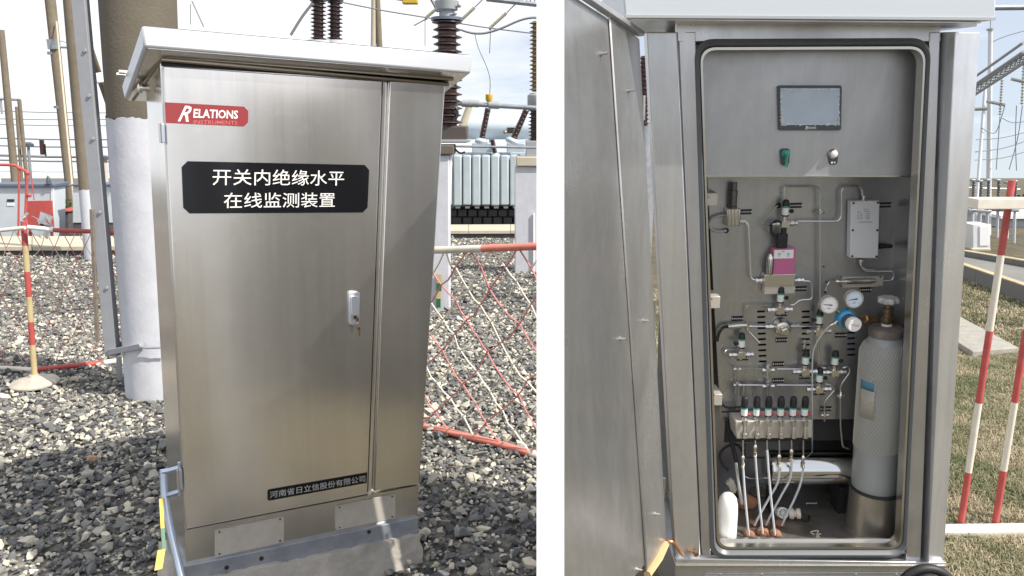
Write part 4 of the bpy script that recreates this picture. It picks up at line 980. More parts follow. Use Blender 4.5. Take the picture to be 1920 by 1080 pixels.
def gauge(px, py, seat, ang, tint):
    c = G(px, py, ry - .004); f_ = V((.02, -1, .02)).normalized()
    b = MB(); b.lathe([(.024, -.012), (.0262, -.008), (.0265, .004), (.0250, .0065), (.0232, .0065), (.0228, .003), (.0005, .003)], c, f_, 32); o = b.build('pressure_gauge', mat('gauge_rim', (.62, .60, .55), .3, .8), gc)
    b = MB(); b.lathe([(.0226, .0031), (.0226, .0042)], c, f_, 32); b.build('dial', tint, o)
    b = MB(); gx = V((1, .02, 0)); gz = V((0, .02, 1))
    for k in range(21):
        a = math.radians(225 - 270 * k / 20); r0 = .0165 if k % 5 == 0 else .0185; d_ = gx * math.cos(a) + gz * math.sin(a); s_ = gz * math.cos(a) - gx * math.sin(a); q = c + f_ * .0046
        b.add([q + d_ * r0 - s_ * .0004, q + d_ * .0205 - s_ * .0004, q + d_ * .0205 + s_ * .0004, q + d_ * r0 + s_ * .0004], [(0, 1, 2, 3)])
    b.box(c + f_ * .0045 - gz * .010, (.009, .0004, .0016)); b.build('scale_marks', BEZEL, o)
    b = MB(); d_ = gx * math.cos(ang) + gz * math.sin(ang); s_ = gz * math.cos(ang) - gx * math.sin(ang); q = c + f_ * .005
    b.add([q - d_ * .009 - s_ * .0018, q - d_ * .009 + s_ * .0018, q + d_ * .017 + s_ * .0005, q + d_ * .017 - s_ * .0005], [(0, 1, 2, 3)]); b.build('needle', BLACK, o)
    b = MB(); q = c - f_ * .004; d2 = (seat - q).normalized(); b.cyl(q + d2 * .024, seat, .0052, n=8); b.build('stem', BRASS, o)
gauge(1553.5, 571, rgc + V((-.012, .004, .012)), math.radians(172), DIALW)
gauge(1600.5, 560.5, rgc + V((.008, .004, .014)), math.radians(186), mat('dial_blue', (.62, .70, .80), .35))
b = MB(); b.tube([G(1570, 604, ry), G(1560, 608, ry), G(1545, 622, ry), G(1530, 645, ry + .01), G(1524, 668, ry + .015), G(1523, 720, ry + .03), G(1523, 800, ry + .07), G(1523, 846, ry + .20)], .0022, 8, smooth=5); b.build('delivery_hose', mat('grey_tube', (.45, .46, .46), .35), gc)
b = MB(); b.lathe([(.005, 0), (.0065, .002), (.0065, .014), (.0045, .016), (.0045, .026)], G(1572, 602, ry), G(1560, 608, ry) - G(1572, 602, ry), 8); b.build('hose_fitting', FIT, gc)
b = MB(); c = G(1661, 612, cy_y + .04); b.lathe([(.009, 0), (.009, .055), (.0085, .056)], c, (0, 0, 1), 14); b.build('clear_tube', mat('clear_tube', (.60, .62, .62), .15, 0, alpha=.55), gc)

# ------------------------------------------------------------------ loose things on the cabinet floor
def onfloor(px, py): return B.pz(px, py, zf)
q = onfloor(1361, 1016); r_ = .030
bt = thing('white_bottle', 'white plastic bottle with rounded shoulder at the left of the cabinet floor', 'bottle', B.w(q), rotB)
b = MB(); hh = p(1361, 925, q.y).z - zf; b.lathe([(r_ * .93, 0), (r_, .006), (r_, hh * .62), (r_ * .96, hh * .78), (r_ * .80, hh * .91), (r_ * .5, hh * .98), (.004, hh)], (0, 0, 0), (0, 0, 1), 28); b.build('bottle_body', WPLAST, bt)
vq = B.pz(1374, 932, zf + .02); vt = thing('angle_valve', 'ivory plastic angle valve on a clear base behind the white bottle', 'valve', B.w(vq), rotB)
b = MB(); b.lathe([(.018, 0), (.018, .012), (.014, .014), (.014, .022), (.010, .024)], (0, 0, 0), (0, 0, 1), 14); b.build('valve_base', FIT, vt)
b = MB(); b.box((-.004, 0, .040), (.022, .018, .030), Matrix.Rotation(-.4, 3, 'Y')); b.box((-.012, 0, .056), (.026, .014, .016), Matrix.Rotation(-.9, 3, 'Y')); b.cyl((.002, -.004, .02), (-.002, -.004, .05), .009, n=10); b.build('valve_body', IVORY, vt, bevel=.002)
PL = ['round terracotta putty lump sealing the leftmost white tube in front row', 'round terracotta putty lump sealing the middle white tube in front row', 'round terracotta putty lump sealing the right white tube in front row',
      'small terracotta putty lump behind the leftmost front lump', 'small terracotta putty lump behind the middle front lump', 'terracotta putty lump sealing the rightmost tube beside white pipe cap']
for i, (x, y, r_) in enumerate(((1404, 1001, .0185), (1430, 1000, .0195), (1454, 1002, .0175), (1412, 983, .0135), (1436, 983, .013), (1461, 984, .0155))):
    c = onfloor(x, y); o = MB(); o.ball((0, 0, .004), r_, 18, 10, (1, 1, .62))
    for v in o.v: v += noise.noise_vector(v * 90 + V((i * 7, 0, 0))) * .0042 + noise.noise_vector(v * 260) * .0012
    for v in o.v: v.z = max(v.z, .0003)
    m_ = o.mesh('sealing_putty', PUTTY, 60); s_ = link('sealing_putty', m_, None, loc=B.w(c), rot=rotB); tag(s_, PL[i], 'putty', 'putty lumps round the white tubes')
c = B.pz(1399, 948, zf + .01); o = MB()
o.ball((0, 0, .014), .030, 20, 12, (1.2, .8, .9))
for v in o.v: v += noise.noise_vector(v * 60) * .006; v.z = max(v.z, -.009)
s_ = link('sealing_putty', o.mesh('sealing_putty', PUTTY, 60), None, loc=B.w(c), rot=rotB); tag(s_, 'largest terracotta putty mass packed behind the white bottle', 'putty', 'putty lumps round the white tubes')
c = onfloor(1462, 968); wc = thing('pipe_cap', 'open white threaded pipe cap lying among the tubes on the floor', 'cap', B.w(c), rotB)
b = MB(); b.lathe([(.017, 0), (.018, .004), (.018, .024), (.0145, .026), (.0145, .010), (.002, .009)], (0, 0, .014), (.1, -.9, .45), 22); b.build('cap_body', WPLAST, wc)
b = MB(); b.lathe([(.006, .010), (.0075, .018), (.004, .022)], (0, 0, .014), (.1, -.9, .45), 12); b.build('cap_core', IVORY, wc)
c = onfloor(1489, 972); gl = thing('cable_gland', 'ivory plastic cable gland with black cable lying on the cabinet floor', 'gland', B.w(c), rotB)
b = MB(); b.lathe([(.016, 0), (.018, .002), (.018, .014), (.012, .016), (.012, .022), (.017, .023), (.017, .034), (.013, .036)], (-.018, 0, .018), (1, -.25, .12), 10); b.build('gland_body', IVORY, gl)
b = MB(); b.tube([V((.012, -.010, .010)), V((.024, -.020, .005)), V((.040, -.016, .005)), V((.048, .004, .005))], .0035, 7, smooth=4); b.build('cable', BLACK, gl)
c = onfloor(1530, 1004); ck = thing('cut_cable_tie', 'curled pale cable tie scrap lying on the front of the cabinet floor', 'cable tie', B.w(c), rotB)
b = MB(); b.tube([V((-.006, .0, .003)), V((-.012, .012, .004)), V((.002, .018, .004)), V((.012, .015, .006)), V((.006, .006, .003)), V((.001, -.004, .003)), V((-.003, -.012, .003)), V((.004, -.014, .003)), V((.005, -.004, .005)), V((.016, .004, .003))], .0018, 6, smooth=4); b.build('strap', IVORY, ck)
c = B.pz(1417, 935, zf + .004); gd = thing('grey_disc', 'flat grey rubber disc lying behind the tubes', 'disc', B.w(c), rotB)
b = MB(); b.lathe([(.030, 0), (.031, .002), (.030, .006), (.003, .007)], (.02, .04, 0), (0, 0, 1), 24); b.build('disc_body', mat('olive_disc', (.17, .16, .13), .7), gd)
# black hose coil in front of the cabinet foot
hc = thing('black_hose', 'coiled black rubber hose at the right foot of the open cabinet', 'hose', at(1740, 1085, 1.78))
b = MB(); pts = []
for k in range(30):
    a = math.pi * 1.05 - k / 29 * math.pi * 1.1; pts.append(at(1738 + math.cos(a) * 58, 1128 - math.sin(a) * 62, 1.80))
b.tube(pts, .013, 10); W(hc, 'coil', b, BLACK)
b = MB(); pts = [at(1738 + math.cos(a) * 34, 1130 - math.sin(a) * 46, 1.78) for a in np.linspace(math.pi, 0, 24)]
b.tube(pts, .012, 10); W(hc, 'coil', b, BLACK)

# ------------------------------------------------------------------ left yard: poles, barrier, kiosks
def pole(name, label, cat, base, top, r0, r1, m, part='shaft', n=24, group=None, paint=None):
    """base, top world points; paint = (height, radius gain, material)"""
    t = thing(name, label, cat, base, group=group); b = MB()
    ax = top - base; h = ax.length
    if paint:
        hp = paint[0]; rp_ = lerp(r0, r1, hp / h); b.lathe([(rp_, hp - .004), (r1, h)], base, ax, n); W(t, part, b, m)
        b = MB(); k = len(b.v); nn = n * 2
        rows = 26
        for j in range(rows + 1):
            for i in range(nn):
                a = 2 * math.pi * i / nn; hh = hp * j / rows
                if j == rows: hh += noise.noise(V((math.cos(a) * 3, math.sin(a) * 3, 1.3))) * .02 + noise.noise(V((math.cos(a) * 14, math.sin(a) * 14, 4.3))) * .009
                r_ = lerp(r0, r1, hh / h) + paint[1]; q, _ = None, None
                b.v.append(V((math.cos(a) * r_, math.sin(a) * r_, hh)))
        rot = V((0, 0, 1)).rotation_difference(ax.normalized()).to_matrix()
        b.v = [base + rot @ v for v in b.v]
        for j in range(rows):
            for i in range(nn): q = j * nn + i; e = j * nn + (i + 1) % nn; b.f.append((q, e, e + nn, q + nn))
        W(t, 'painted_base', b, paint[2])
    else:
        b.lathe([(r0, 0), (r1, h)], base, ax, n); W(t, part, b, m)
    return t
# big concrete pole close behind the cabinet
Y0 = 4.08
pb0 = at(297, 745, Y0); pb0.z = g(Y0) - .03; pt0 = at(256, -60, Y0 + .02)
rB0 = 56.5 / FPX * Y0; rB1 = 64 / FPX * Y0
bp0 = pole('concrete_pole', 'thick brown concrete pole with whitewashed base right behind the closed cabinet', 'pole', pb0, pt0, rB0, rB1, CONC, n=40, paint=((at(200, 222, Y0).z - pb0.z), .004, LIME))
b = MB(); c = pb0 + V((0, 0, .0)); rr = [(rB0 + .004, -.01), (rB0 + .018, .0), (rB0 + .012, .030), (rB0 + .004, .05)]
b.lathe(rr, pb0, (0, 0, 1), 40); W(bp0, 'mortar_foot', b, CONC2)
# steel channel strapped to it
def bar(t, name, a, c, w_, d_, m, ax=V((1, 0, 0)), prof='box'):
    dz = (c - a).normalized(); ax = (ax - dz * ax.dot(dz)).normalized(); ay = dz.cross(ax)
    b = MB()
    if prof == 'box': q = [(-w_ / 2, -d_ / 2), (w_ / 2, -d_ / 2), (w_ / 2, d_ / 2), (-w_ / 2, d_ / 2)]
    else: q = [(-w_ / 2, -d_ / 2), (w_ / 2, -d_ / 2), (w_ / 2, d_ / 2), (w_ / 2 - .006, d_ / 2), (w_ / 2 - .006, -d_ / 2 + .006), (-w_ / 2 + .006, -d_ / 2 + .006), (-w_ / 2 + .006, d_ / 2), (-w_ / 2, d_ / 2)]
    b.prism([a + ax * x + ay * y for x, y in q], c - a); return W(t, name, b, m, bevel=.0015)
Ys = 4.0
ch_ = thing('steel_channel', 'grey painted steel channel leaning beside the thick whitewashed pole', 'channel', at(212, 668, Ys))
bar(ch_, 'channel_bar', at(212, 666, Ys), at(147, -40, Ys), 23 / FPX * Ys, .05, GREYPAINT, prof='c')
bar(ch_, 'rusty_strip', at(183, 640, Ys - .03), at(172, 392, Ys - .03), .016, .02, mat('rusty_wood', (.14, .12, .10), .9, 0, col2=(.24, .20, .16), scale=25))
bar(ch_, 'clamp_arm', at(206, 660, Ys - .02), at(266, 648, Y0 - .19), .03, .03, GREYPAINT, ax=V((0, 0, 1)))
bar(ch_, 'clamp_arm', at(212, 645, Ys + .03), at(240, 645, Y0 + .03), .03, .02, GREYPAINT, ax=V((0, 0, 1)))
b = MB(); b.tube([at(262, 650, Y0 - .20), at(276, 653, Y0 - .20), at(296, 652, Y0 - .20), at(318, 650, Y0 - .18)], .006, 7); W(ch_, 'tie_rod', b, GALV)
q = gr(224, 716); bar(ch_, 'stub_post', q + V((0, 0, -.03)), at(223, 668, q.y), .026, .02, GREYPAINT)
for y in (95, 180, 260, 398, 540): b = MB(); c = at(147 + (y + 40) * .092, y, Ys - .028); b.lathe([(.010, 0), (.008, .006)], c, (0, -1, 0), 8); W(ch_, 'bolt', b, GREYPAINT)
# brown pole with whitewashed foot behind the channel
base = gr(174, 487); tp = at(130, -40, base.y)
pole('concrete_pole', 'slim brown concrete pole with white foot just left of the grey channel', 'pole', base, tp, 13.5 / FPX * base.y, 13 / FPX * base.y, CONC2, paint=(at(160, 355, base.y).z - base.z, .004, LIME), group='slim concrete poles on the left')
base = gr(139, 428); tp = at(90, -40, base.y)
q = pole('concrete_pole', 'slim brown concrete pole carrying a bracket and clamp bands', 'pole', base, tp, 7.5 / FPX * base.y, 9 / FPX * base.y, CONC2, group='slim concrete poles on the left')
yy = base.y
b = MB(); b.box(at(98, 83, yy - .1), (.20, .08, .22)); W(q, 'clamp_block', b, GALV)
b = MB(); b.tube([at(104, 88, yy), at(128, 89, yy)], .03, 6); b.tube([at(104, 74, yy), at(126, 80, yy)], .012, 6); W(q, 'bracket_arm', b, IRON)
for px, py in ((99, 100), (111, 201), (131, 345)): b = MB(); b.lathe([(.115, -.03), (.115, .03)], at(px, py, yy), tp - base, 18); W(q, 'band', b, GALV)
bar(q, 'earth_strip', gr(145, 445), at(106, 40, yy - .12), .035, .01, mat('pale_strip', (.55, .48, .36), .7), ax=V((1, 0, 0)))
# leaning brace
a = at(214, 235, 5.2); c = at(156, 55, 5.2); t = thing('brace_pole', 'slanted tan brace pole running up behind the thick pole', 'pole', gr(330, 560)); b = MB(); b.cyl(gr(330, 560), c, .024, n=12); W(t, 'shaft', b, CONC2)
b = MB(); d_ = (c - a).normalized(); b.lathe([(.029, -.03), (.029, .03)], lerp(a, c, .5), d_, 12); W(t, 'band', b, WHITE)
# far thin poles and gantry on the left edge
base = gr(36, 420); pole('thin_pole', 'thin tapered pole at the far left edge of the yard', 'pole', base, at(2, 56, base.y), .10, .075, CONC2, n=12)
base = gr(57, 410)
t = thing('portal_frame', 'small dark steel portal frame behind the leftmost thin pole', 'frame', base)
b = MB(); b.cyl(base, at(36, 186, base.y), .055, n=8); W(t, 'upright', b, CONC2)
b = MB(); b.tube([at(-20, 184, base.y), at(36, 187, base.y)], .045, 6); W(t, 'crossbar', b, IRON)
b = MB(); b.tube([at(1, 186, base.y), at(4, 214, base.y)], .03, 6); W(t, 'hanger', b, IRON)
for i, (px, py, ty, lab) in enumerate(((45, 400, 200, 'pale thin post beside the leftmost poles rising behind the white kiosk'), (62, 400, 272, 'short pale post with a dark cap behind the white kiosk roof'), (188, 400, 240, 'thin mast seen between grey channel and thick pole'), (203, 400, 297, 'stubby concrete post with dark cap beside the thick pole'))):
    base = gr(px, py); w_ = (3.2, 3, 2.2, 5)[i]; t = thing('switchyard_post', lab, 'post', base, group='distant switchyard posts'); Yb = base.y
    b = MB(); b.cyl(base, at(px - (400 - ty) * .07, ty, Yb), w_ / FPX * Yb, w_ * .85 / FPX * Yb, n=10); W(t, 'shaft', b, (CONC2, GALV, IRON, CREAM)[i])
    if i in (1, 3): b = MB(); tq = at(px - (400 - ty) * .07, ty, Yb); b.lathe([(.17, -.05), (.17, .04), (.08, .10)], tq, (0, 0, 1), 10); W(t, 'cap', b, BEZEL)
for i, (y0, y1, r_) in enumerate(((207, 212, .018), (222, 224, .018), (232, 236, .018), (290, 295, .05), (299, 303, .035), (272, 276, .03), (258, 262, .03), (320, 322, .012))):
    b = MB(); b.tube([at(-40, y0, 30), at(90, (y0 + y1) / 2 + 1.5, 30), at(260, y1, 30)], r_, 5); t = thing('overhead_wire', ('highest', 'second highest', 'third highest', 'thick fifth', 'lower of the paired thick', 'fourth from bottom', 'middle thin', 'lowest, faint')[i] + ' overhead line crossing the pale sky behind the left poles', 'wire', at(90, y0, 30), group='overhead lines behind the left poles'); W(t, 'conductor', b, WIRE)
for i, (x, y0, y1) in enumerate(((78, 262, 290), (84, 270, 293))):
    t = thing('hanging_insulator', ('dark hanging insulator near the slim bracket pole, left one', 'thin hanging insulator near the slim bracket pole, right one')[i], 'insulator', at(x, y0, 29)); b = MB(); b.cyl(at(x, y0, 29), at(x + 2, y1, 29), (.085, .03)[i], n=8); W(t, 'rod', b, PORC)
# kiosks
def boxup(t, name, x0, x1, y0, y1, Y, depth, m, bevel=.01, grow=0.):
    a, c, d, e = at(x0, y1, Y), at(x1, y1, Y), at(x1, y0, Y), at(x0, y0, Y)
    a.z -= grow; c.z -= grow; b = MB(); b.prism([a, c, d, e], (0, depth, 0)); return W(t, name, b, m, bevel=bevel)
Yk = gr(50, 446).y
k1 = thing('kiosk', 'white control kiosk with slate blue roof at the left edge', 'kiosk', at(30, 446, Yk)); k1['group'] = 'white kiosks in the yard'
boxup(k1, 'wall', -60, 99, 351, 446, Yk, .45, KIOSK); boxup(k1, 'roof', -60, 101, 345, 351, Yk - .06, .56, ROOFB); boxup(k1, 'vent_slot', 13, 26, 373.5, 378.5, Yk - .015, .02, SCREWM, bevel=0); boxup(k1, 'corner_trim', 95.5, 100, 352, 446, Yk - .02, .03, WHITE, bevel=0)
boxup(k1, 'notice', 13, 26, 380, 386, Yk - .012, .016, WHITE, bevel=0)
k2 = thing('kiosk', 'white control kiosk with thin dark roof behind the grey channel', 'kiosk', at(180, 440, Yk)); k2['group'] = 'white kiosks in the yard'
boxup(k2, 'wall', 136, 330, 349, 418, Yk, .45, KIOSK); boxup(k2, 'roof', 133, 332, 345.5, 349, Yk - .06, .56, ROOFB); boxup(k2, 'vent_slot', 189, 196.5, 374.5, 379, Yk - .015, .02, SCREWM, bevel=0); boxup(k2, 'dark_base', 137, 330, 418.5, 446, Yk + .02, 1.1, DARKC)
for x in (143, 207): boxup(k2, 'roof_hook', x, x + 5, 350, 354, Yk - .03, .03, CREAM, bevel=0)
b = MB(); cq = at(91.5, 343, Yk - .05); b.lathe([(.055, -.02), (.045, .05), (.03, .11), (.01, .15)], cq, (0, 0, 1), 10); W(k1, 'roof_vent', b, BEZEL)
Yc = gr(18, 440).y - .6
t = thing('beige_box', 'beige meter box with rounded handle loop before the white kiosk', 'box', at(18, 430, Yc)); boxup(t, 'case', -12, 35, 384, 431, Yc, .4, BEIGE, bevel=.02)
b = MB(); b.tube([at(x, y, Yc - .03) for x, y in ((8, 393), (24, 392), (27, 395), (27, 404), (24, 406), (12, 406), (8, 402), (8, 393))], .014, 6); W(t, 'handle', b, SCREWM)
boxup(t, 'notice', 13, 25, 412, 418, Yc - .012, .014, WHITE, bevel=0)
b = MB(); b.tube([at(-1, 330, Yc + .1), at(2, 370, Yc + .1), at(6, 396, Yc + .1)], .02, 6); t = thing('white_conduit', 'thin white conduit dropping to the beige box', 'conduit', at(4, 396, Yc + .1)); W(t, 'pipe', b, WHITE)
# red steel gate frame and sign board
Yg = gr(58, 452).y
t = thing('red_gate_frame', 'red tubular gate frame with two uprights behind the striped post', 'gate', gr(52, 452))
b = MB(); b.tube([at(-20, 309, Yg), at(22, 309.5, Yg), at(36, 314, Yg), at(53, 324, Yg)], 2.6 / FPX * Yg, 8, smooth=3); W(t, 'top_rail', b, REDP)
for x0, y0, x1, y1, r_ in ((36, 314, 46, 530, 1.8), (51, 322, 58, 530, 2.6), (58, 324, 64, 375, 1.)):
    b = MB(); b.cyl(at(x0, y0, Yg), V((at(x1, y1, Yg).x, Yg, g(Yg))) if y1 > 500 else at(x1, y1, Yg), r_ / FPX * Yg, n=8); W(t, 'upright', b, REDP)
for x, y in ((36, 315), (51, 324), (55, 366)): b = MB(); b.ball(at(x, y, Yg), 4 / FPX * Yg, 10, 8); W(t, 'coupling', b, REDP)
t = thing('red_board', 'plain red board standing before the white kiosk', 'board', gr(75, 450)); Yo = gr(75, 450).y; f = [at(49, 377, Yo), at(97, 376, Yo), at(101, 430, Yo), at(52, 431, Yo)]; b = MB(); b.prism(f, (0, .03, 0)); W(t, 'panel', b, REDP, bevel=.004)
b = MB(); b.cyl(at(56, 428, Yo + .04), gr(58, 449), .025, n=8); W(t, 'leg', b, REDP); b = MB(); b.cyl(at(97, 428, Yo + .04), gr(99, 449), .025, n=8); W(t, 'leg', b, REDP)
t = thing('torn_plastic', 'torn white plastic film draped over the red board and rail', 'plastic', at(75, 430, 4.3)); rr = random.Random(12)
b = MB()
def ribbon(pts, w_):
    q = [at(x, y, 4.28 - .002 * i) for i, (x, y) in enumerate(pts)]; k = len(b.v); n_ = len(q)
    for i, v in enumerate(q): d_ = rr.uniform(.5, 1.3) * w_; b.v += [v + V((-d_, 0, d_ * .4)), v + V((d_, .004, -d_ * .4))]
    for i in range(n_ - 1): b.f.append((k + 2 * i, k + 2 * i + 1, k + 2 * i + 3, k + 2 * i + 2))
ribbon([(41, 412), (46, 406), (52, 399)], .008); ribbon([(60, 405), (68, 409), (74, 413), (70, 416)], .007)
ribbon([(84, 400), (82, 410), (77, 416), (80, 424), (90, 420)], .022); ribbon([(86, 402), (92, 414), (97, 424)], .010); ribbon([(96, 405), (93, 416), (98, 428), (101, 434)], .009); ribbon([(78, 412), (86, 418), (92, 432), (84, 440), (88, 448)], .010); ribbon([(55, 432), (70, 440), (76, 446)], .006)
o = W(t, 'film', b, WPLAST); s_ = o.modifiers.new('thickness', 'SOLIDIFY'); s_.thickness = .001
# hedge
def leaves(name, t, c, sz, n, m, leaf, seed, local_off):
    rr = random.Random(seed); b = MB()
    for _ in range(n):
        while True:
            d_ = V((rr.uniform(-1, 1), rr.uniform(-1, 1), rr.uniform(-1, 1)))
            if d_.length < 1: break
        q = c + V((d_.x * sz[0], d_.y * sz[1], d_.z * sz[2])) * (.75 + .35 * noise.noise(d_ * 2.3 + V((seed, 0, 0))) + .25)
        u_ = V((rr.gauss(0, 1), rr.gauss(0, 1), rr.gauss(0, 1))).normalized() * leaf; v_ = V((rr.gauss(0, 1), rr.gauss(0, 1), rr.gauss(0, 1))).normalized() * leaf * .6
        b.add([q - u_, q + v_, q + u_, q - v_], [(0, 1, 2, 3)])
    o = W(t, name, b, m, smooth=0); struct(o, 'stuff'); return o
LEAF = mat('leaf_green', (.055, .085, .03), .7, 0, col2=(.09, .11, .04), scale=3)
hq = gr(116, 436); t = thing('hedge_bush', 'small clipped green bush between the two white kiosks', 'bush', hq)
zt_, zb_ = at(116, 372, hq.y).z, at(116, 396, hq.y).z
leaves('foliage', t, V((hq.x, hq.y, (zt_ + zb_) / 2)), (22 / FPX * hq.y, .3, (zt_ - zb_) / 2), 1500, LEAF, .03, 2, None)
b = MB(); b.cyl(hq, V((hq.x, hq.y, zt_)), .03, n=8); W(t, 'trunk', b, CONC2)
t = thing('bush_shade', 'dark block painting the shade below the green bush, with red rim', 'bush_shade', hq); Yh = hq.y - .4
boxup(t, 'shade_block', 101, 128, 399, 433, Yh, .5, DARKC, grow=.1); boxup(t, 'rim', 100, 129, 394, 398, Yh - .03, .56, REDP)  # dark block paints the shade under the bush; the red rim is real
# cable trench cover and its shadowed kerb
def trench(name, label, x0, x1, yt, yb1, drop):
    a, c = gr(x0, yb1), gr(x1, yb1 - 1); d_, e = gr(x0, yt), gr(x1, yt - 1)
    t = thing(name, label, 'kerb', (a + c) / 2); b = MB(); h_ = .11
    nseg = max(3, int(abs(c.x - a.x) / .9))
    for k in range(nseg):
        s0, s1 = k / nseg + .004 / nseg, (k + 1) / nseg - .004 / nseg; b = MB()
        q = [lerp(a, c, s0), lerp(a, c, s1), lerp(d_, e, s1), lerp(d_, e, s0)]; q = [v + V((0, 0, .16)) for v in q]; b.prism(q, (0, 0, -.07)); W(t, 'cover_slab', b, CREAM, bevel=.006)
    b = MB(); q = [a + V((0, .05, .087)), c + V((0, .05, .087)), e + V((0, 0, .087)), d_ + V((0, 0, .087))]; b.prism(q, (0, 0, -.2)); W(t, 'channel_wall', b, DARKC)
    return t
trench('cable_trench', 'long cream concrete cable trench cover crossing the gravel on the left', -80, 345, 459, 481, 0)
# safety net barrier on the left
Yn = 4.05
dq = gr(67, 728); t = thing('barrier_post', 'red and yellow banded barrier post on a round pale base', 'post', dq)
b = MB(); rd = 43 / FPX * dq.y; b.lathe([(rd, 0), (rd * 1.01, .010), (rd * .95, .020), (rd * .5, .034), (.03, .045), (.024, .060)], dq + V((0, 0, .028)), (0, 0, 1), 32); W(t, 'round_base', b, mat('base_plastic', (.52, .48, .40), .6, 0, col2=(.40, .34, .28), scale=25))
Yp = dq.y; bands = ((415, 460, REDP), (460, 509, YELP), (509, 556, REDP), (556, 603, YELP), (603, 646, REDP), (646, 722, YELP))
def px_of(y): return 43 + (y - 400) * .0725
for i, (y0, y1, m_) in enumerate(bands):
    b = MB(); b.cyl(at(px_of(y1), y1, Yp), at(px_of(y0), y0, Yp), 5.2 / FPX * Yp, n=14); W(t, 'band', b, m_)
b = MB(); b.tube([at(40, 412, Yp), at(47, 406, Yp)], .004, 5); W(t, 'tie', b, WHP)
t = thing('net_barrier', 'red and white rail barrier with diamond netting on the left yard', 'barrier', gr(120, 690)); t['group'] = 'net barriers round the cabinet'
for x0, y0, x1, y1, m_, r_ in ((-40, 436, 47, 427, WHP, 4.), (53, 426, 101, 431, WHITE, 4.4), (101, 431.5, 172, 434, REDP, 4.4), (190, 435, 246, 437, REDP, 5.)):
    b = MB(); b.cyl(at(x0, y0, Yn + .1), at(x1, y1, Yn + .1), r_ / FPX * Yn, n=10); W(t, 'top_rail', b, m_)
for x0, y0, x1, y1, m_ in ((-40, 688, 62, 694, WHP), (72, 693, 195, 680, REDP), (195, 680, 250, 672, WHP)):
    q0 = gr(x0, y0 + 6); q1 = gr(x1, y1 + 6); q0.z += .022; q1.z += .022; b = MB(); b.cyl(q0, q1, .017, n=10); W(t, 'bottom_rail', b, m_)
def netting(t, P, nu, nv, r_, seed, amp, wob=.9):
    """diamond net: P(s,t) gives the world point; cords run along both diagonals, knots slightly off the grid"""
    rr = random.Random(seed); J = {}
    def K(i, j):
        if (i, j) not in J:
            edge = j in (0, nv)
            J[(i, j)] = (i / nu + (0 if edge else rr.gauss(0, amp) / nu), j / nv + (0 if edge else rr.gauss(0, amp) / nv))
        s, u = J[(i, j)]; return P(s, u)
    cords = {0: MB(), 1: MB()}
    for j in range(nv):
        for i in range(-1, nu + 1):
            if (i + j) % 2: continue
            for d_ in (1, -1):
                e = i + d_
                if not (0 <= i <= nu and 0 <= e <= nu): continue
                a, c = K(i, j), K(e, j + 1); w_ = rr.random(); mid_ = lerp(a, c, .5) + V((0, 0, -abs(rr.gauss(0, .004)) * wob))
                cords[((i + j) // 2 + (j if d_ > 0 else 0)) % 2].tube([a, mid_, c], r_, 5)
    for k, m_ in ((0, CORD_R), (1, CORD_W)): o = W(t, 'net_cord', cords[k], m_); struct(o, 'stuff')
a, c = at(-60, 437, Yn + .1), at(262, 436, Yn + .1); q0, q1 = gr(-60, 694), gr(262, 676)
netting(t, lambda s, u: lerp(lerp(a, c, s), lerp(q0, q1, s), u) + V((0, .03 * math.sin(u * 3.1), .02)), 22, 9, .0022, 5, .14)
# safety net barrier on the right of the cabinet
t = thing('net_barrier', 'red and white rail barrier with large diamond netting right of the closed cabinet', 'barrier', gr(900, 826)); t['group'] = 'net barriers round the cabinet'
qa, qb = gr(770, 797), gr(1020, 866); ta, tb_ = at(792, 469.5, 3.25), at(1020, 462, 3.0)
for x0, y0, x1, y1, m_ in ((792, 470, 904, 466, WHP), (904, 466, 1012, 461.5, REDL)):
    f_ = lambda x: lerp(3.25, 3.0, (x - 792) / 228); b = MB(); b.cyl(at(x0, y0, f_(x0)), at(x1, y1, f_(x1)), 7.2 / FPX * 3.1, n=14); W(t, 'top_rail', b, m_, smooth=60)
pts = []
for x, y in ((770, 794), (800, 801), (850, 813), (900, 825), (950, 838), (994, 852)): q = gr(x, y + 6); q.z += .02; pts.append(q)
b = MB(); b.tube(pts, .0165, 12, smooth=3); W(t, 'bottom_rail', b, REDL, smooth=60)
q = gr(1020, 866); q.z += .02; b = MB(); b.cyl(pts[-1], q, .0165, n=12); W(t, 'bottom_rail', b, WHP)
netting(t, lambda s, u: lerp(lerp(ta, tb_, s), lerp(qa, qb, s), u) + V((0, .05 * math.sin(u * 2.9) * math.sin(s * 2.5 + .5), .03 * u)), 10, 11, .0038, 8, .13, 2.)
bq = gr(172, 872); o = MB(); o.ball((0, 0, .012), .020, 8, 6, (1.25, .8, .75))
for v in o.v: v += noise.noise_vector(v * 50) * .010
s_ = link('brick_fragment', o.mesh('brick_fragment', mat('brick_red', (.40, .17, .10), .9, 0, col2=(.55, .42, .34), scale=20), 25), None, loc=bq + V((0, 0, .022)), rot=(.2, .3, .4)); tag(s_, 'broken reddish brick fragment lying on the pale gravel', 'brick')

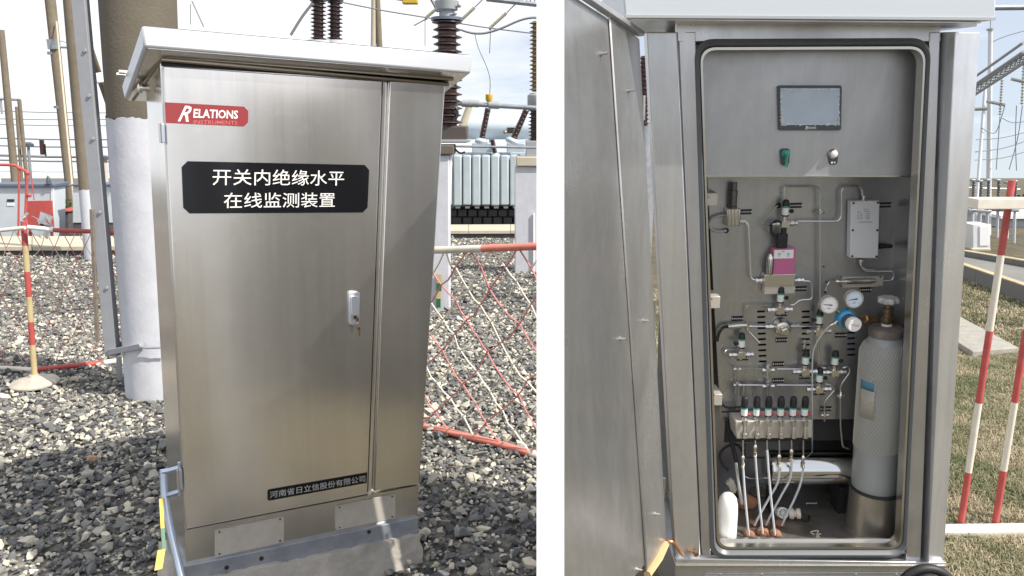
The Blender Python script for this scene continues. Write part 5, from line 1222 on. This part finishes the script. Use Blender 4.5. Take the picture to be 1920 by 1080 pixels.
# ------------------------------------------------------------------ left yard, right side: instrument transformer, bus pipe, power transformer
def sheds(b, p0, p1, r_core, r_shed, n_shed, n=18, alt=.8):
    h = (p1 - p0).length; prof = [(r_core, 0)]
    for k in range(n_shed):
        z = h * (k + .25) / n_shed; rr_ = r_shed if k % 2 == 0 else r_core + (r_shed - r_core) * alt; st = h / n_shed
        prof += [(r_core, z), (rr_, z + st * .22), (rr_ * .985, z + st * .34), (r_core, z + st * .62)]
    prof.append((r_core, h)); b.lathe(prof, p0, p1 - p0, n)
Yt = gr(815, 583).y
t = thing('instrument_transformer', 'dark ribbed instrument transformer on a white pedestal right of the closed cabinet', 'transformer', gr(812, 585))
sx = Yt / FPX
boxup(t, 'pedestal', 796, 842, 291, 585, Yt, .20, LIME, bevel=.01, grow=.05); boxup(t, 'cap_beam', 790, 851, 272, 290, Yt - .03, .26, CONC, bevel=.01); boxup(t, 'tank', 816, 876, 236, 268, Yt, .2, mat('tank_brown', (.075, .062, .055), .5), bevel=.012)
boxup(t, 'base_plate', 810, 880, 262, 267, Yt - .03, .26, IRON, bevel=.004)
b = MB(); sheds(b, at(840, 236, Yt + .1), at(838, 36, Yt + .1), 17 * sx, 27.5 * sx, 15); W(t, 'insulator', b, PORC)
b = MB(); b.lathe([(14 * sx, -2 * sx), (14 * sx, 12 * sx), (20 * sx, 16 * sx), (22 * sx, 30 * sx), (15 * sx, 36 * sx), (15 * sx, 70 * sx)], at(838, 36, Yt + .1), (0, 0, 1), 20); hd_ = W(t, 'head', b, IRON)
b = MB(); b.cyl(at(838, 36, Yt + .1) + V((0, 0, -.012)), at(838, 36, Yt + .1) + V((0, 0, .012)), 29 * sx, n=20); W(t, 'flange', b, mat('flange_blue', (.14, .17, .21), .4, .4))
for x, y in ((861, 10), (819, 18), (853, 25)): b = MB(); b.cyl(at(838, y + 4, Yt + .05), at(x, y, Yt + .05), .014, n=8); b.ball(at(x, y, Yt + .05), .020, 8, 6); W(t, 'terminal', b, IRON)
b = MB(); b.tube([at(812, 205, Yt), at(826, 210, Yt), at(852, 200, Yt), at(858, 215, Yt), at(848, 232, Yt)], .012, 6, smooth=4); W(t, 'jumper', b, SCREWM)
b = MB(); b.tube([at(x, y, Yt + .05) for x, y in ((829, 585), (838, 420), (847, 281))], .013, 8); t2 = thing('white_pipe', 'slim white pipe standing against the pedestal right of the closed cabinet', 'pipe', gr(829, 585)); W(t2, 'pipe', b, WPOST)
b = MB(); b.tube([at(847, 281, Yt + .05), at(851, 278, Yt + .05), at(862, 287, Yt + .05), at(872, 285, Yt + .05)], .010, 6, smooth=3); W(t2, 'cable_tail', b, SCREWM)
t2 = thing('earth_strip', 'yellow and green banded earth strip on the white pedestal', 'strap', at(823, 580, Yt - .02))
for k, (y0, y1) in enumerate(((514, 531), (531, 546), (546, 560), (560, 577))): boxup(t2, 'band', 818 + (k == 0), 828 - k * .7, y0, y1, Yt - .025, .01, (YELP, GRN, YELP, GRN)[k], bevel=0)
# second pedestal at the frame edge
Y2 = gr(984, 512).y; s2 = Y2 / FPX
t = thing('post_insulator', 'tall brown post insulator on a white pedestal next to the white post', 'insulator', gr(990, 512))
boxup(t, 'pedestal', 965, 1030, 312, 512, Y2, .3, LIME, bevel=.012, grow=.05); boxup(t, 'cap_beam', 968, 1030, 294, 312, Y2 - .04, .4, CREAM, bevel=.012); boxup(t, 'saddle', 986, 1030, 264, 294, Y2 + .02, .3, IRON, bevel=.01)
b = MB(); sheds(b, at(1006, 264, Y2 + .15), at(1006, 204, Y2 + .15), 11 * s2, 17 * s2, 9); W(t, 'insulator', b, PORC)
b = MB(); b.lathe([(14 * s2, 0), (17 * s2, 4 * s2), (17 * s2, 24 * s2), (11 * s2, 28 * s2)], at(1006, 204, Y2 + .15), (0, 0, 1), 16); W(t, 'head', b, IRON)
b = MB(); sheds(b, at(1006, 172, Y2 + .15), at(1007, 40, Y2 + .15), 8 * s2, 14 * s2, 17); W(t, 'insulator', b, mat('ochre_porcelain', (.20, .14, .06), .4))
boxup(t, 'side_conduit', 1000, 1003, 400, 510, Y2 - .03, .02, WPOST, bevel=0)
# bus pipe and its fittings
Yb = 7.4; t = thing('bus_pipe', 'grey bus pipe running level above the transformer radiators', 'pipe', at(900, 194, Yb))
b = MB(); b.cyl(at(815, 191, Yb), at(1020, 203.5, Yb), 4.2 / FPX * Yb, n=12); W(t, 'pipe', b, GALV)
for x, y in ((848, 193), (876, 194), (926, 197), (888, 194)): b = MB(); b.lathe([(7 / FPX * Yb, -.05), (7 / FPX * Yb, .05)], at(x, y, Yb), at(1020, 203.5, Yb) - at(815, 191, Yb), 10); W(t, 'clamp', b, IRON)
b = MB(); b.cyl(at(843, 274, Yb + 1), at(1020, 277, Yb + 1), 2.2 / FPX * (Yb + 1), n=8); t2 = thing('thin_rail', 'thin grey rail above the transformer radiators', 'rail', at(900, 276, Yb + 1)); W(t2, 'rail', b, GALV)
t2 = thing('yellow_marker', 'yellow phase marker cup hanging above the bus pipe', 'marker', at(917, 185, Yb)); b = MB(); c = at(917, 192, Yb); b.lathe([(4 / FPX * Yb, 0), (6.5 / FPX * Yb, 5 / FPX * Yb), (6.5 / FPX * Yb, 14 / FPX * Yb), (2 / FPX * Yb, 15 / FPX * Yb)], c, (0, 0, 1), 12); W(t2, 'cup', b, mat('marker_yellow', (.52, .36, .03), .5))
t2 = thing('yellow_marker', 'yellow phase marker block hanging at the top of the sky', 'marker', at(768, 2, 9)); b = MB(); b.box(at(769, 0, 9), (27 / FPX * 9, .1, 14 / FPX * 9)); W(t2, 'block', b, mat('marker_yellow', (0, 0, 0)), bevel=.01)
b = MB(); b.tube([at(700, -8, 9), at(757, 0, 9)], .015, 6); W(t2, 'arm', b, IRON)
# power transformer
Yr = gr(905, 432).y; sr = Yr / FPX
pt_ = thing('power_transformer', 'grey power transformer with radiator fins and a horizontal conservator tank', 'transformer', gr(905, 432))
boxup(pt_, 'main_tank', 850, 1030, 300, 395, Yr + .9, 2.2, TRAFO, bevel=.02)
for k in range(12):
    x0 = 832 + 17.7 * k; boxup(pt_, 'radiator_fin', x0, x0 + 15.9, 291, 385 + (k % 2), Yr, .8, TRAFO, bevel=.035)
boxup(pt_, 'header_pipe', 830, 1030, 286, 290, Yr + .3, .15, TRAFO, bevel=.01)
for k in range(11):
    x0 = 832 + 18 * k; boxup(pt_, 'valve_stub', x0 + 4, x0 + 13, 386.5, 391, Yr + .1, .3, IRON, bevel=.01)
boxup(pt_, 'under_frame', 834, 1030, 391, 424, Yr + .5, 1.6, mat('oil_pit', (.035, .037, .038), .8, 0, col2=(.06, .062, .063), scale=9), bevel=.01)
for k in range(8):
    for j in range(2): x0 = 840 + 19 * k + j * 9; boxup(pt_, 'pit_block', x0, x0 + 16, 393 + 15 * j, 406 + 15 * j, Yr + .35, .12, mat('pit_block', (.05, .053, .052), .9), bevel=.02)
b = MB(); b.lathe([(.02, -1.5 * sr), (15 * sr, -1 * sr), (21 * sr, 2 * sr), (24 * sr, 7 * sr), (24 * sr, 150 * sr)], at(872, 238, Yr + 1.2), V((1, 0, .0)), 28); W(pt_, 'conservator', b, mat('conservator_paint', (.60, .68, .74), .45))
boxup(pt_, 'oil_gauge', 951, 973, 239, 250, Yr + .85, .1, SCREWM, bevel=.01)
b = MB(); b.ball(at(947, 248, Yr + .8), 4 * sr, 8, 6); W(pt_, 'breather', b, BRASS)
for x in (900, 917): boxup(pt_, 'conservator_leg', x, x + 7, 255, 292, Yr + 1.1, .2, TRAFO, bevel=.01)
for x0, y0, x1, y1, r_ in ((915, 203, 903, 262, 6.5), (987, 206, 962, 262, 7), (923, 262, 929, 290, 5)):
    b = MB(); c0, c1 = at(x1, y1, Yr + .2), at(x0, y0, Yr + .2); sheds(b, c0, c1, r_ * .75 * sr, r_ * sr, 16, n=12); W(pt_, 'bushing', b, PORC)
    b = MB(); b.lathe([(r_ * 1.7 * sr, -8 * sr), (r_ * 1.9 * sr, -2 * sr), (r_ * 1.1 * sr, 3 * sr)], c0, c1 - c0, 12); W(pt_, 'turret', b, TRAFO)
b = MB(); b.cyl(at(866, 240, Yr - .2), at(880, 200, Yr - .2), 7 * sr, 6 * sr, n=12); W(pt_, 'turret', b, CREAM)
boxup(pt_, 'turret_box', 885, 925, 268, 291, Yr + .6, .5, TRAFO, bevel=.02); boxup(pt_, 'turret_box', 950, 985, 268, 291, Yr + .6, .5, TRAFO, bevel=.02)
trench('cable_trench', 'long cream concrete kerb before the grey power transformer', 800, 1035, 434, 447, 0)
# insulators above the canopy and other high things
for i, (x, lab) in enumerate(((597, 'left of two tall ribbed brown insulators above the closed cabinet roof'), (628, 'right of two tall ribbed brown insulators above the closed cabinet roof'))):
    Yi = 6.8 + .1 * i; si = Yi / FPX; bq = gr(x + 40, 540); t = thing('post_insulator', lab, 'insulator', V((at(x, 75, Yi).x, Yi, g(Yi))))
    b = MB(); sheds(b, at(x, 76, Yi), at(x, 2, Yi), 8.5 * si, 14.5 * si, 10); W(t, 'insulator', b, PORC)
    q = at(x, 76, Yi); b = MB(); b.cyl(V((q.x, Yi, g(Yi))), q, .10, n=14); W(t, 'pedestal', b, LIME)
    q = at(x, 2, Yi); b = MB(); b.lathe([(15 * si, 0), (15 * si, .02), (9 * si, .03), (9 * si, .2)], q, (0, 0, 1), 14); W(t, 'cap', b, BEZEL)
for x0, x1, lab in ((702, 695, 'left leg pole of a tan concrete A frame behind the cabinet roof'), (706, 715, 'right leg pole of a tan concrete A frame behind the cabinet roof')):
    base = V((at(x1 - 6 if x1 < 700 else x1 + 9, 300, 16).x, 16, g(16))); t = thing('frame_pole', lab, 'pole', base); b = MB(); b.cyl(base, at(x0, -30, 16), .06, n=12); W(t, 'shaft', b, CREAM if x1 < 700 else CONC2)
for i, (x0, y0, x1, y1, lab) in enumerate(((799, 33, 822, 13, 'leftmost slanted pale strain insulator beside the dark ribbed transformer head'), (861, 41, 890, 14, 'middle slanted pale strain insulator high against the white sky'), (919, 52, 950, 24, 'rightmost slanted pale strain insulator high against the white sky'))):
    t = thing('strain_insulator', lab, 'insulator', at(x0, y0, 12)); b = MB(); sheds(b, at(x0, y0, 12), at(x1, y1, 12), 2.6 / FPX * 12, 3.5 / FPX * 12, 20, n=10); W(t, 'rod', b, POLYM)
    b = MB(); b.tube([at(x1, y1, 12), at(x1 + 26, y1 - 26, 12)], .010, 5); W(t, 'link', b, WIRE)
    b = MB(); b.ball(at(x0, y0 + 2, 12), .022, 8, 6); W(t, 'clamp', b, IRON)
wl = [([(640, 4), (720, 20), (800, 33), (900, 50), (1020, 65)], 11, .010, 'thin conductor sagging across the sky above the cabinet roof'), ([(862, 55), (885, 62), (910, 62), (940, 53), (975, 38), (1000, 33), (1020, 36)], 9, .014, 'dark cable curving down from the ribbed transformer head'),
      ([(545, 66), (566, 32), (586, 6)], 6.7, .012, 'dark jumper rod leaning against the left ribbed insulator'), ([(890, 62), (897, 90), (912, 124), (919, 150), (918, 180)], 9.5, .006, 'thin drop wire falling to the yellow marker cup'),
      ([(360, 2), (382, 50)], 14, .012, 'short dark stay wire above the left end of the roof'), ([(357, 8), (357, 46)], 14, .008, 'vertical thin wire above the left end of the roof'),
      ([(920, 54), (918, 100)], 12, .008, 'thin vertical tail wire under the rightmost strain insulator'), ([(798, 36), (776, 48)], 12, .010, 'short link wire left of the dark transformer head'), ([(805, -8), (822, 22)], 8, .018, 'black cable rising from the dark transformer head'),
      ([(797, 38), (797, 86)], 12, .007, 'thin vertical tail wire under the leftmost strain insulator')]
for pts, Y_, r_, lab in wl:
    t = thing('overhead_wire', lab, 'wire', at(*pts[0], Y_)); b = MB(); b.tube([at(x, y, Y_) for x, y in pts], r_, 6, smooth=3 if len(pts) > 2 else 0); W(t, 'conductor', b, WIRE)
t = thing('lattice_arm', 'small grey lattice crossarm at the top of the sky beside the white post', 'crossarm', at(960, 4, 12))
for a_, c_, r_ in (((912, -2), (1020, 10), .04), ((912, -14), (1020, -4), .03)) : b = MB(); b.tube([at(*a_, 12), at(*c_, 12)], r_, 6); W(t, 'chord', b, GALV)
for k in range(7): b = MB(); x = 916 + k * 15; b.tube([at(x, -1 + k * 1.5, 12), at(x + 8, -12 + k * 1.3, 12), at(x + 15, 0 + k * 1.5, 12)], .014, 5); W(t, 'lattice_bar', b, GALV)

# ------------------------------------------------------------------ right yard
# guard rail: two timber beams, banded bars
Yq = gr(1850, 1006).y
t = thing('guard_rail', 'red and white banded guard rail between two pale beams on the lawn', 'rail', gr(1850, 1006))
a, c = gr(1752, 1009), gr(2150, 1005)
dr_ = (c - a).normalized(); nx_ = V((-dr_.y, dr_.x, 0))
b = MB(); b.prism([a + V((0, 0, -.012)), c + V((0, 0, -.012)), c + V((0, 0, .024)), a + V((0, 0, .024))], nx_ * .06); W(t, 'bottom_beam', b, WHP, bevel=.003)
def barline(px0):  # bar foot on the bottom beam
    q = gr(px0, 996); return q + nx_ * .03
bar_defs = ((1809, ((338, 478, REDP), (478, 620, WHP), (620, 755, REDP), (755, 885, WHP), (885, 994, REDP))), (1874, ((338, 470, REDP), (470, 618, WHP), (618, 754, REDP), (754, 882, WHP), (882, 994, REDP))), (1946, ((338, 470, REDP), (470, 618, WHP), (618, 754, REDP), (754, 882, WHP), (882, 994, REDP))))
zt_ = None
for px0, bd in bar_defs:
    base = gr(px0, 996) + nx_ * .0; base = V((base.x, base.y + .03, GZ))
    def zat(py, q=base):
        lo, hi = -1., 3.
        for _ in range(40):
            m_ = (lo + hi) / 2; P = V((q.x, q.y, m_)) - EYE; f_ = P.y * cp - P.z * sp; up = P.y * sp + P.z * cp; yy = 540 - FPX * up / f_
            if yy > py: lo = m_
            else: hi = m_
        return lo
    for y0, y1, m_ in bd:
        z1_, z0_ = zat(y0), max(zat(y1), GZ + .02); b = MB(); b.cyl(V((base.x, base.y, z0_)), V((base.x, base.y, z1_)), .0118, n=14); W(t, 'band', b, m_)
    zt_ = zat(341)
b = MB(); b.prism([a + V((-.02, -.01, zt_)), c + V((0, -.01, zt_)), c + V((0, -.01, zt_ + .035)), a + V((-.02, -.01, zt_ + .035))], nx_ * .07); W(t, 'top_beam', b, WHP, bevel=.003)
# slab on the grass
f = [gr(1760, 582), gr(1908, 664), gr(1822, 672), gr(1762, 632)]
t = thing('concrete_slab', 'loose grey concrete slab lying on the grass behind the guard rail', 'slab', f[2]); b = MB(); b.prism([v + V((0, 0, .05)) for v in f], (0, 0, -.05)); W(t, 'slab', b, STONE_SLAB, bevel=.006)
# road with kerbs
def roadpt(px, py, dz=0.): q = gr(px, py); return q + V((0, 0, dz))
n0, n1 = gr(1740, 497), gr(1960, 583); f0, f1 = gr(1740, 470), gr(2100, 534)
dn_ = (n1 - n0); n0b = n0 - dn_ * 1.5; n1b = n1 + dn_ * .5; df_ = (f1 - f0); f0b = f0 - df_ * .6; f1b = f1 + df_ * .3
def on(v, dz): return V((v.x, v.y, g(v.y) + dz))
def stripe(name, A_, B_, C_, D_, dz, m, n_=24):
    b = MB()
    for k in range(n_ + 1): b.v += [on(lerp(A_, B_, k / n_), dz), on(lerp(D_, C_, k / n_), dz)]
    for k in range(n_): b.f.append((2 * k, 2 * k + 2, 2 * k + 3, 2 * k + 1))
    return struct(b.build(name, m))
stripe('road', n0b, n1b, f1b, f0b, .012, ROADM)
stripe('verge', f0b, f1b, f1b + V((0, 1.1, 0)), f0b + V((0, 1.1, 0)), .02, mat('verge_grey', (.13, .125, .115), .95))
def kerb(label, A_, B_, w_, h_, m):
    t = thing('kerb', label, 'kerb', A_); d_ = (B_ - A_).normalized(); nn = V((-d_.y, d_.x, 0)); L_ = (B_ - A_).length; k = int(L_ / .75); step = L_ / k
    for i in range(k):
        p0, p1 = A_ + d_ * (i * step + .004), A_ + d_ * ((i + 1) * step - .004); p0, p1 = on(p0, 0), on(p1, 0); b = MB()
        b.prism([p0 + V((0, 0, -.05)), p1 + V((0, 0, -.05)), p1 + nn * w_ + V((0, 0, -.05)), p0 + nn * w_ + V((0, 0, -.05))], (0, 0, h_ + .05 - .012)); o = W(t, 'kerb_stone', b, KERBG, bevel=.004)
        b = MB(); b.prism([p0 + V((0, 0, h_ - .0115)), p1 + V((0, 0, h_ - .0115)), p1 + nn * w_ + V((0, 0, h_ - .0115)), p0 + nn * w_ + V((0, 0, h_ - .0115))], (0, 0, .0115)); W(t, 'painted_top', b, m)
kerb('near road kerb with faded yellow top beyond the guard rail', n0b, n1b, .09, .17, KERBY); kerb('far road kerb with faded yellow top', f0b, f1b, .12, .10, KERBY)
# far cabinet and switchgear row
Yf = gr(1840, 470).y; sf = Yf / FPX
t = thing('roadside_cabinet', 'pale grey box cabinet on the far side of the road', 'cabinet', gr(1845, 470)); boxup(t, 'case', 1824, 1857, 421, 468, Yf, .35, GREYBOX, bevel=.01); boxup(t, 'door', 1837, 1855, 424, 461, Yf - .015, .02, WHITE, bevel=.005); boxup(t, 'foot', 1822, 1858, 466, 471, Yf - .03, .4, CREAM, bevel=.01)
t = thing('white_shed', 'long low white shed far behind the switchgear', 'shed', gr(1905, 443)); Yw = gr(1905, 443).y + 3; boxup(t, 'wall', 1880, 2300, 412, 436, Yw, 3, KIOSK, grow=.2); boxup(t, 'roof', 1876, 2304, 404, 411, Yw - .2, 3.4, WHITE); boxup(t, 'dark_base', 1880, 2300, 436.5, 444, Yw - .02, 3, IRON, grow=.2)
for i, (x, yb_s, yi0, yi1) in enumerate(((1822, 452, 393, 340), (1836, 448, 394, 342), (1850, 447, 395, 340), (1869, 446, 392, 340), (1888, 447, 393, 345), (1901, 456, 393, 342))):
    base = gr(x, yb_s); Y_ = base.y; s_ = Y_ / FPX
    t = thing('switch_pole', ('leftmost switchgear pole, partly behind the open cabinet', 'second switchgear pole from the open cabinet', 'third switchgear pole, right above the grey roadside cabinet', 'switchgear pole just left of the red bar top', 'switchgear pole just right of the red bar top', 'rightmost switchgear pole, nearest the white shed')[i], 'pole', base, group='switchgear poles beyond the road')
    b = MB(); b.cyl(base, at(x + 2, yi0, Y_), 2.6 * s_, n=10); W(t, 'column', b, LIME)
    b = MB(); sheds(b, at(x + 2, yi0, Y_), at(x + 4, yi1, Y_), 2.4 * s_, 3.6 * s_, 12, n=10); W(t, 'insulator', b, mat('slate_porcelain', (.10, .11, .12), .4))
    boxup(t, 'crosshead', x - 6, x + 10, yi0 - 1, yi0 + 4, Y_ - .05, .2, GALV, bevel=.01); boxup(t, 'top_clamp', x, x + 8, yi1 - 4, yi1, Y_ - .05, .12, GALV, bevel=.01)
t = thing('switch_linkage', 'horizontal grey operating rods joining the switchgear poles', 'linkage', at(1860, 392, 16))
for y0, y1, r_ in ((389, 391, .03), (394, 396, .02), (352, 355, .02)): b = MB(); b.tube([at(1815, y0, 16), at(1912, y1, 16)], r_, 6); W(t, 'rod', b, GALV)
b = MB(); b.tube([at(1818, 384, 14), at(1824, 374, 14), at(1834, 372, 14), at(1836, 378, 14), at(1828, 390, 14)], .03, 6, smooth=3); W(t, 'lever', b, SCREWM)
# gantry: pole, brace, lattice beam, insulator strings
base = gr(1853, 440); Yl = base.y; sl_ = Yl / FPX
t = thing('gantry', 'tall steel gantry pole with slanting lattice beam beyond the open cabinet', 'gantry', base)
b = MB(); b.cyl(base, at(1857, 56, Yl), 4.6 * sl_, 3.6 * sl_, n=14); W(t, 'mast', b, GREYBOX)
b = MB(); b.cyl(at(1857, 57, Yl), at(1857, 53, Yl), 6 * sl_, n=12); b.cyl(at(1857, 53, Yl), at(1857.5, 30, Yl), .8 * sl_, n=6); W(t, 'mast_cap', b, IRON)
b = MB(); b.cyl(gr(1826, 446), at(1847, 168, Yl), 2.8 * sl_, n=10); W(t, 'brace', b, GREYBOX)
def along(t_, k): return at(lerp(1815, 1960, t_), lerp((172, 186)[k == 1], (74, 92)[k == 1], t_), lerp(Yl - .1, Yl - 3.2, t_))
for k in (0, 1):
    for dy in (0, .55): b = MB(); q0, q1 = along(0, k) + V((0, dy, 0)), along(1, k) + V((0, dy, 0)); b.tube([q0, q1], 2.3 * sl_, 6); W(t, 'chord', b, IRON)
for k in range(16):
    b = MB(); b.tube([along(k / 16, 0), along((k + .5) / 16, 1), along((k + 1) / 16, 0)], 1.2 * sl_, 5); W(t, 'lattice_bar', b, IRON)
    b = MB(); b.tube([along(k / 16, 1), along((k + .5) / 16, 1) + V((0, .55, 0)), along((k + 1) / 16, 1)], .7 * sl_, 5); W(t, 'lattice_bar', b, IRON)
for i, (pa, pc, lab) in enumerate((((1879, 148), (1875, 216), 'hanging grey insulator string below the middle of the lattice beam'), ((1920, 118), (1916, 196), 'hanging grey insulator string at the right edge of the view'), ((1850, 190), (1884, 197), 'level grey insulator string right of the gantry mast'), ((1826, 205), (1850, 204), 'level grey insulator string left of the gantry mast'), ((1896, 148), (1922, 154), 'short level insulator string under the right end of the beam'))):
    t = thing('insulator_string', lab, 'insulator', at(*pa, Yl - .4), group='insulator strings on the gantry'); b = MB(); sheds(b, at(*pa, Yl - .4), at(*pc, Yl - .4), 1.3 * sl_, 3.2 * sl_, 13, n=10); W(t, 'discs', b, PORCG)
gw = [([(1862, 78), (1885, 68), (1930, 55)], 'thin wire running right from the top of the gantry mast'), ([(1875, 218), (1872, 260), (1868, 318)], 'drop wire below the middle insulator string'), ([(1917, 198), (1908, 260), (1892, 318)], 'drop wire below the right insulator string'), ([(1880, 222), (1900, 230), (1930, 226)], 'curved jumper wire right of the middle insulator string'),
      ([(1830, 262), (1880, 258), (1930, 246)], 'upper level wire behind the gantry mast'), ([(1828, 285), (1880, 278), (1930, 262)], 'lower level wire behind the gantry mast'), ([(1828, 300), (1880, 296), (1930, 282)], 'lowest level wire behind the gantry mast'), ([(1906, 198), (1904, 260), (1906, 320)], 'faint vertical wire near the right edge'), ([(1884, 198), (1872, 238), (1862, 250), (1840, 240)], 'slack jumper wire looping by the gantry mast')]
for pts, lab in gw:
    t = thing('overhead_wire', lab, 'wire', at(*pts[0], Yl - .3)); b = MB(); b.tube([at(x, y, Yl - .3) for x, y in pts], .009, 5, smooth=4 if len(pts) > 2 else 0); W(t, 'conductor', b, WIRE)
b = MB(); b.cyl(at(1780, 15, 6), at(1990, 13, 6), 5 / FPX * 6, n=10); t = thing('grey_beam', 'level grey pipe beam at the top right behind the cabinet canopy', 'beam', at(1890, 14, 6)); W(t, 'pipe', b, GALV)
for x in (1700, 2060): b = MB(); q = at(x, 14, 6); b.cyl(V((q.x, 6, g(6))), q, .05, n=10); W(t, 'column', b, GALV)
b = MB(); b.cyl(at(1700, 15, 6), at(1780, 15, 6), 5 / FPX * 6, n=10); b.cyl(at(1990, 13, 6), at(2060, 14, 6), 5 / FPX * 6, n=10); W(t, 'pipe', b, GALV) if False else None
# trees far right
tq = gr(1925, 430); tq = V((tq.x * 1.6, tq.y * 1.6, g(tq.y * 1.6))); t = thing('round_tree', 'round dark green tree far behind the switchgear at the right edge', 'tree', tq); Yx = tq.y
ctr_ = at(1934, 388, Yx); leaves('crown', t, ctr_, (28 / FPX * Yx, 1.2, 22 / FPX * Yx), 2600, LEAF, .09, 6, None); b = MB(); b.cyl(tq, ctr_, .2, .1, n=10); W(t, 'trunk', b, CONC2)
# insulators glimpsed through the gap beside the open door
for i, (x, y0, y1, lab) in enumerate(((1208, 236, 105, 'brown ribbed insulator glimpsed high in the gap beside the open door'), (1214, 300, 232, 'grey ribbed insulator glimpsed lower in the gap beside the open door'))):
    Yv = 7.0 + i * 1.5; t = thing('post_insulator', lab, 'insulator', V((at(x, y0, Yv).x, Yv, g(Yv)))); b = MB(); sheds(b, at(x, y0, Yv), at(x, y1, Yv), 6 / FPX * Yv, 10 / FPX * Yv, 16, n=12); W(t, 'insulator', b, (PORC, PORCG)[i])
    q = at(x, y0, Yv); b = MB(); b.cyl(V((q.x, Yv, g(Yv))), q, .09, n=12); W(t, 'pedestal', b, GALV)

# ------------------------------------------------------------------ grass blades on the lawn
GR = attr_mat('grass_blades', ((0, (.085, .115, .045)), (.38, (.15, .165, .075)), (.6, (.30, .26, .16)), (1, (.50, .42, .29))), .85)
def grass(name, u0, u1, y0, y1, dens):
    n = int(dens * (u1 - u0) * (y1 ** 2 - y0 ** 2) / 2)
    Y = np.sqrt(rs.uniform(y0 ** 2, y1 ** 2, n)); X = rs.uniform(u0, u1, n) * Y
    return np.stack([X, Y], 1)
XY = np.concatenate([grass('a', .54, .80, 1.9, 5.2, 40000), grass('b', .17, .26, 2.5, 8, 9000), grass('c', .26, .54, 2.5, 4, 1500), grass('d', .54, .8, 5.2, 10.2, 3800)])
keep = XY[:, 0] > np.vectorize(xb)(XY[:, 1]) + .02
fa, fb_ = np.array(n0.xy), np.array(dn_.xy); keep &= ((XY[:, 0] - fa[0]) * fb_[1] - (XY[:, 1] - fa[1]) * fb_[0]) > .02
XY = XY[keep]; n = len(XY)
pat = np.array([noise.noise(V((x * 2.3, y * 2.3, 0))) * .5 + noise.noise(V((x * 7, y * 7, 3))) * .35 for x, y in XY])
H = rs.uniform(.008, .030, n) * (1 + .4 * pat); a = rs.uniform(0, 2 * np.pi, n); lean = rs.uniform(.3, 1.6, n); wd = rs.uniform(.0008, .0018, n) * np.where(XY[:, 1] > 5.2, 2.2, 1)
ca, sa = np.cos(a), np.sin(a); z0 = gy(XY[:, 1])
P0 = np.column_stack([XY[:, 0] - sa * wd, XY[:, 1] + ca * wd, z0]); P1 = np.column_stack([XY[:, 0] + sa * wd, XY[:, 1] - ca * wd, z0])
M_ = np.column_stack([XY[:, 0] + ca * H * lean * .45, XY[:, 1] + sa * H * lean * .45, z0 + H * .7]); T_ = np.column_stack([XY[:, 0] + ca * H * lean, XY[:, 1] + sa * H * lean, z0 + H * (1 - .25 * lean)])
vs = np.stack([P0, P1, M_ + np.column_stack([sa * wd * .7, -ca * wd * .7, 0 * wd]), M_ - np.column_stack([sa * wd * .7, -ca * wd * .7, 0 * wd]), T_], 1).reshape(-1, 3)
k = np.arange(n)[:, None] * 5; fs = np.concatenate([k + np.array([[0, 1, 2]]), k + np.array([[0, 2, 3]]), k + np.array([[3, 2, 4]])], 1).reshape(-1, 3)
tone = np.repeat((.53 - pat * .95 + rs.normal(0, .2, n)).clip(0, 1), 3)
me = bpy.data.meshes.new('grass'); me.vertices.add(len(vs)); me.vertices.foreach_set('co', vs.ravel().astype(np.float32)); me.loops.add(len(fs) * 3); me.loops.foreach_set('vertex_index', fs.ravel().astype(np.int32))
me.polygons.add(len(fs)); me.polygons.foreach_set('loop_start', np.arange(0, len(fs) * 3, 3, dtype=np.int32)); at_ = me.attributes.new('tone', 'FLOAT', 'FACE'); at_.data.foreach_set('value', tone.astype(np.float32)); me.update(calc_edges=True); me.materials.append(GR)
struct(link('grass', me), 'stuff')
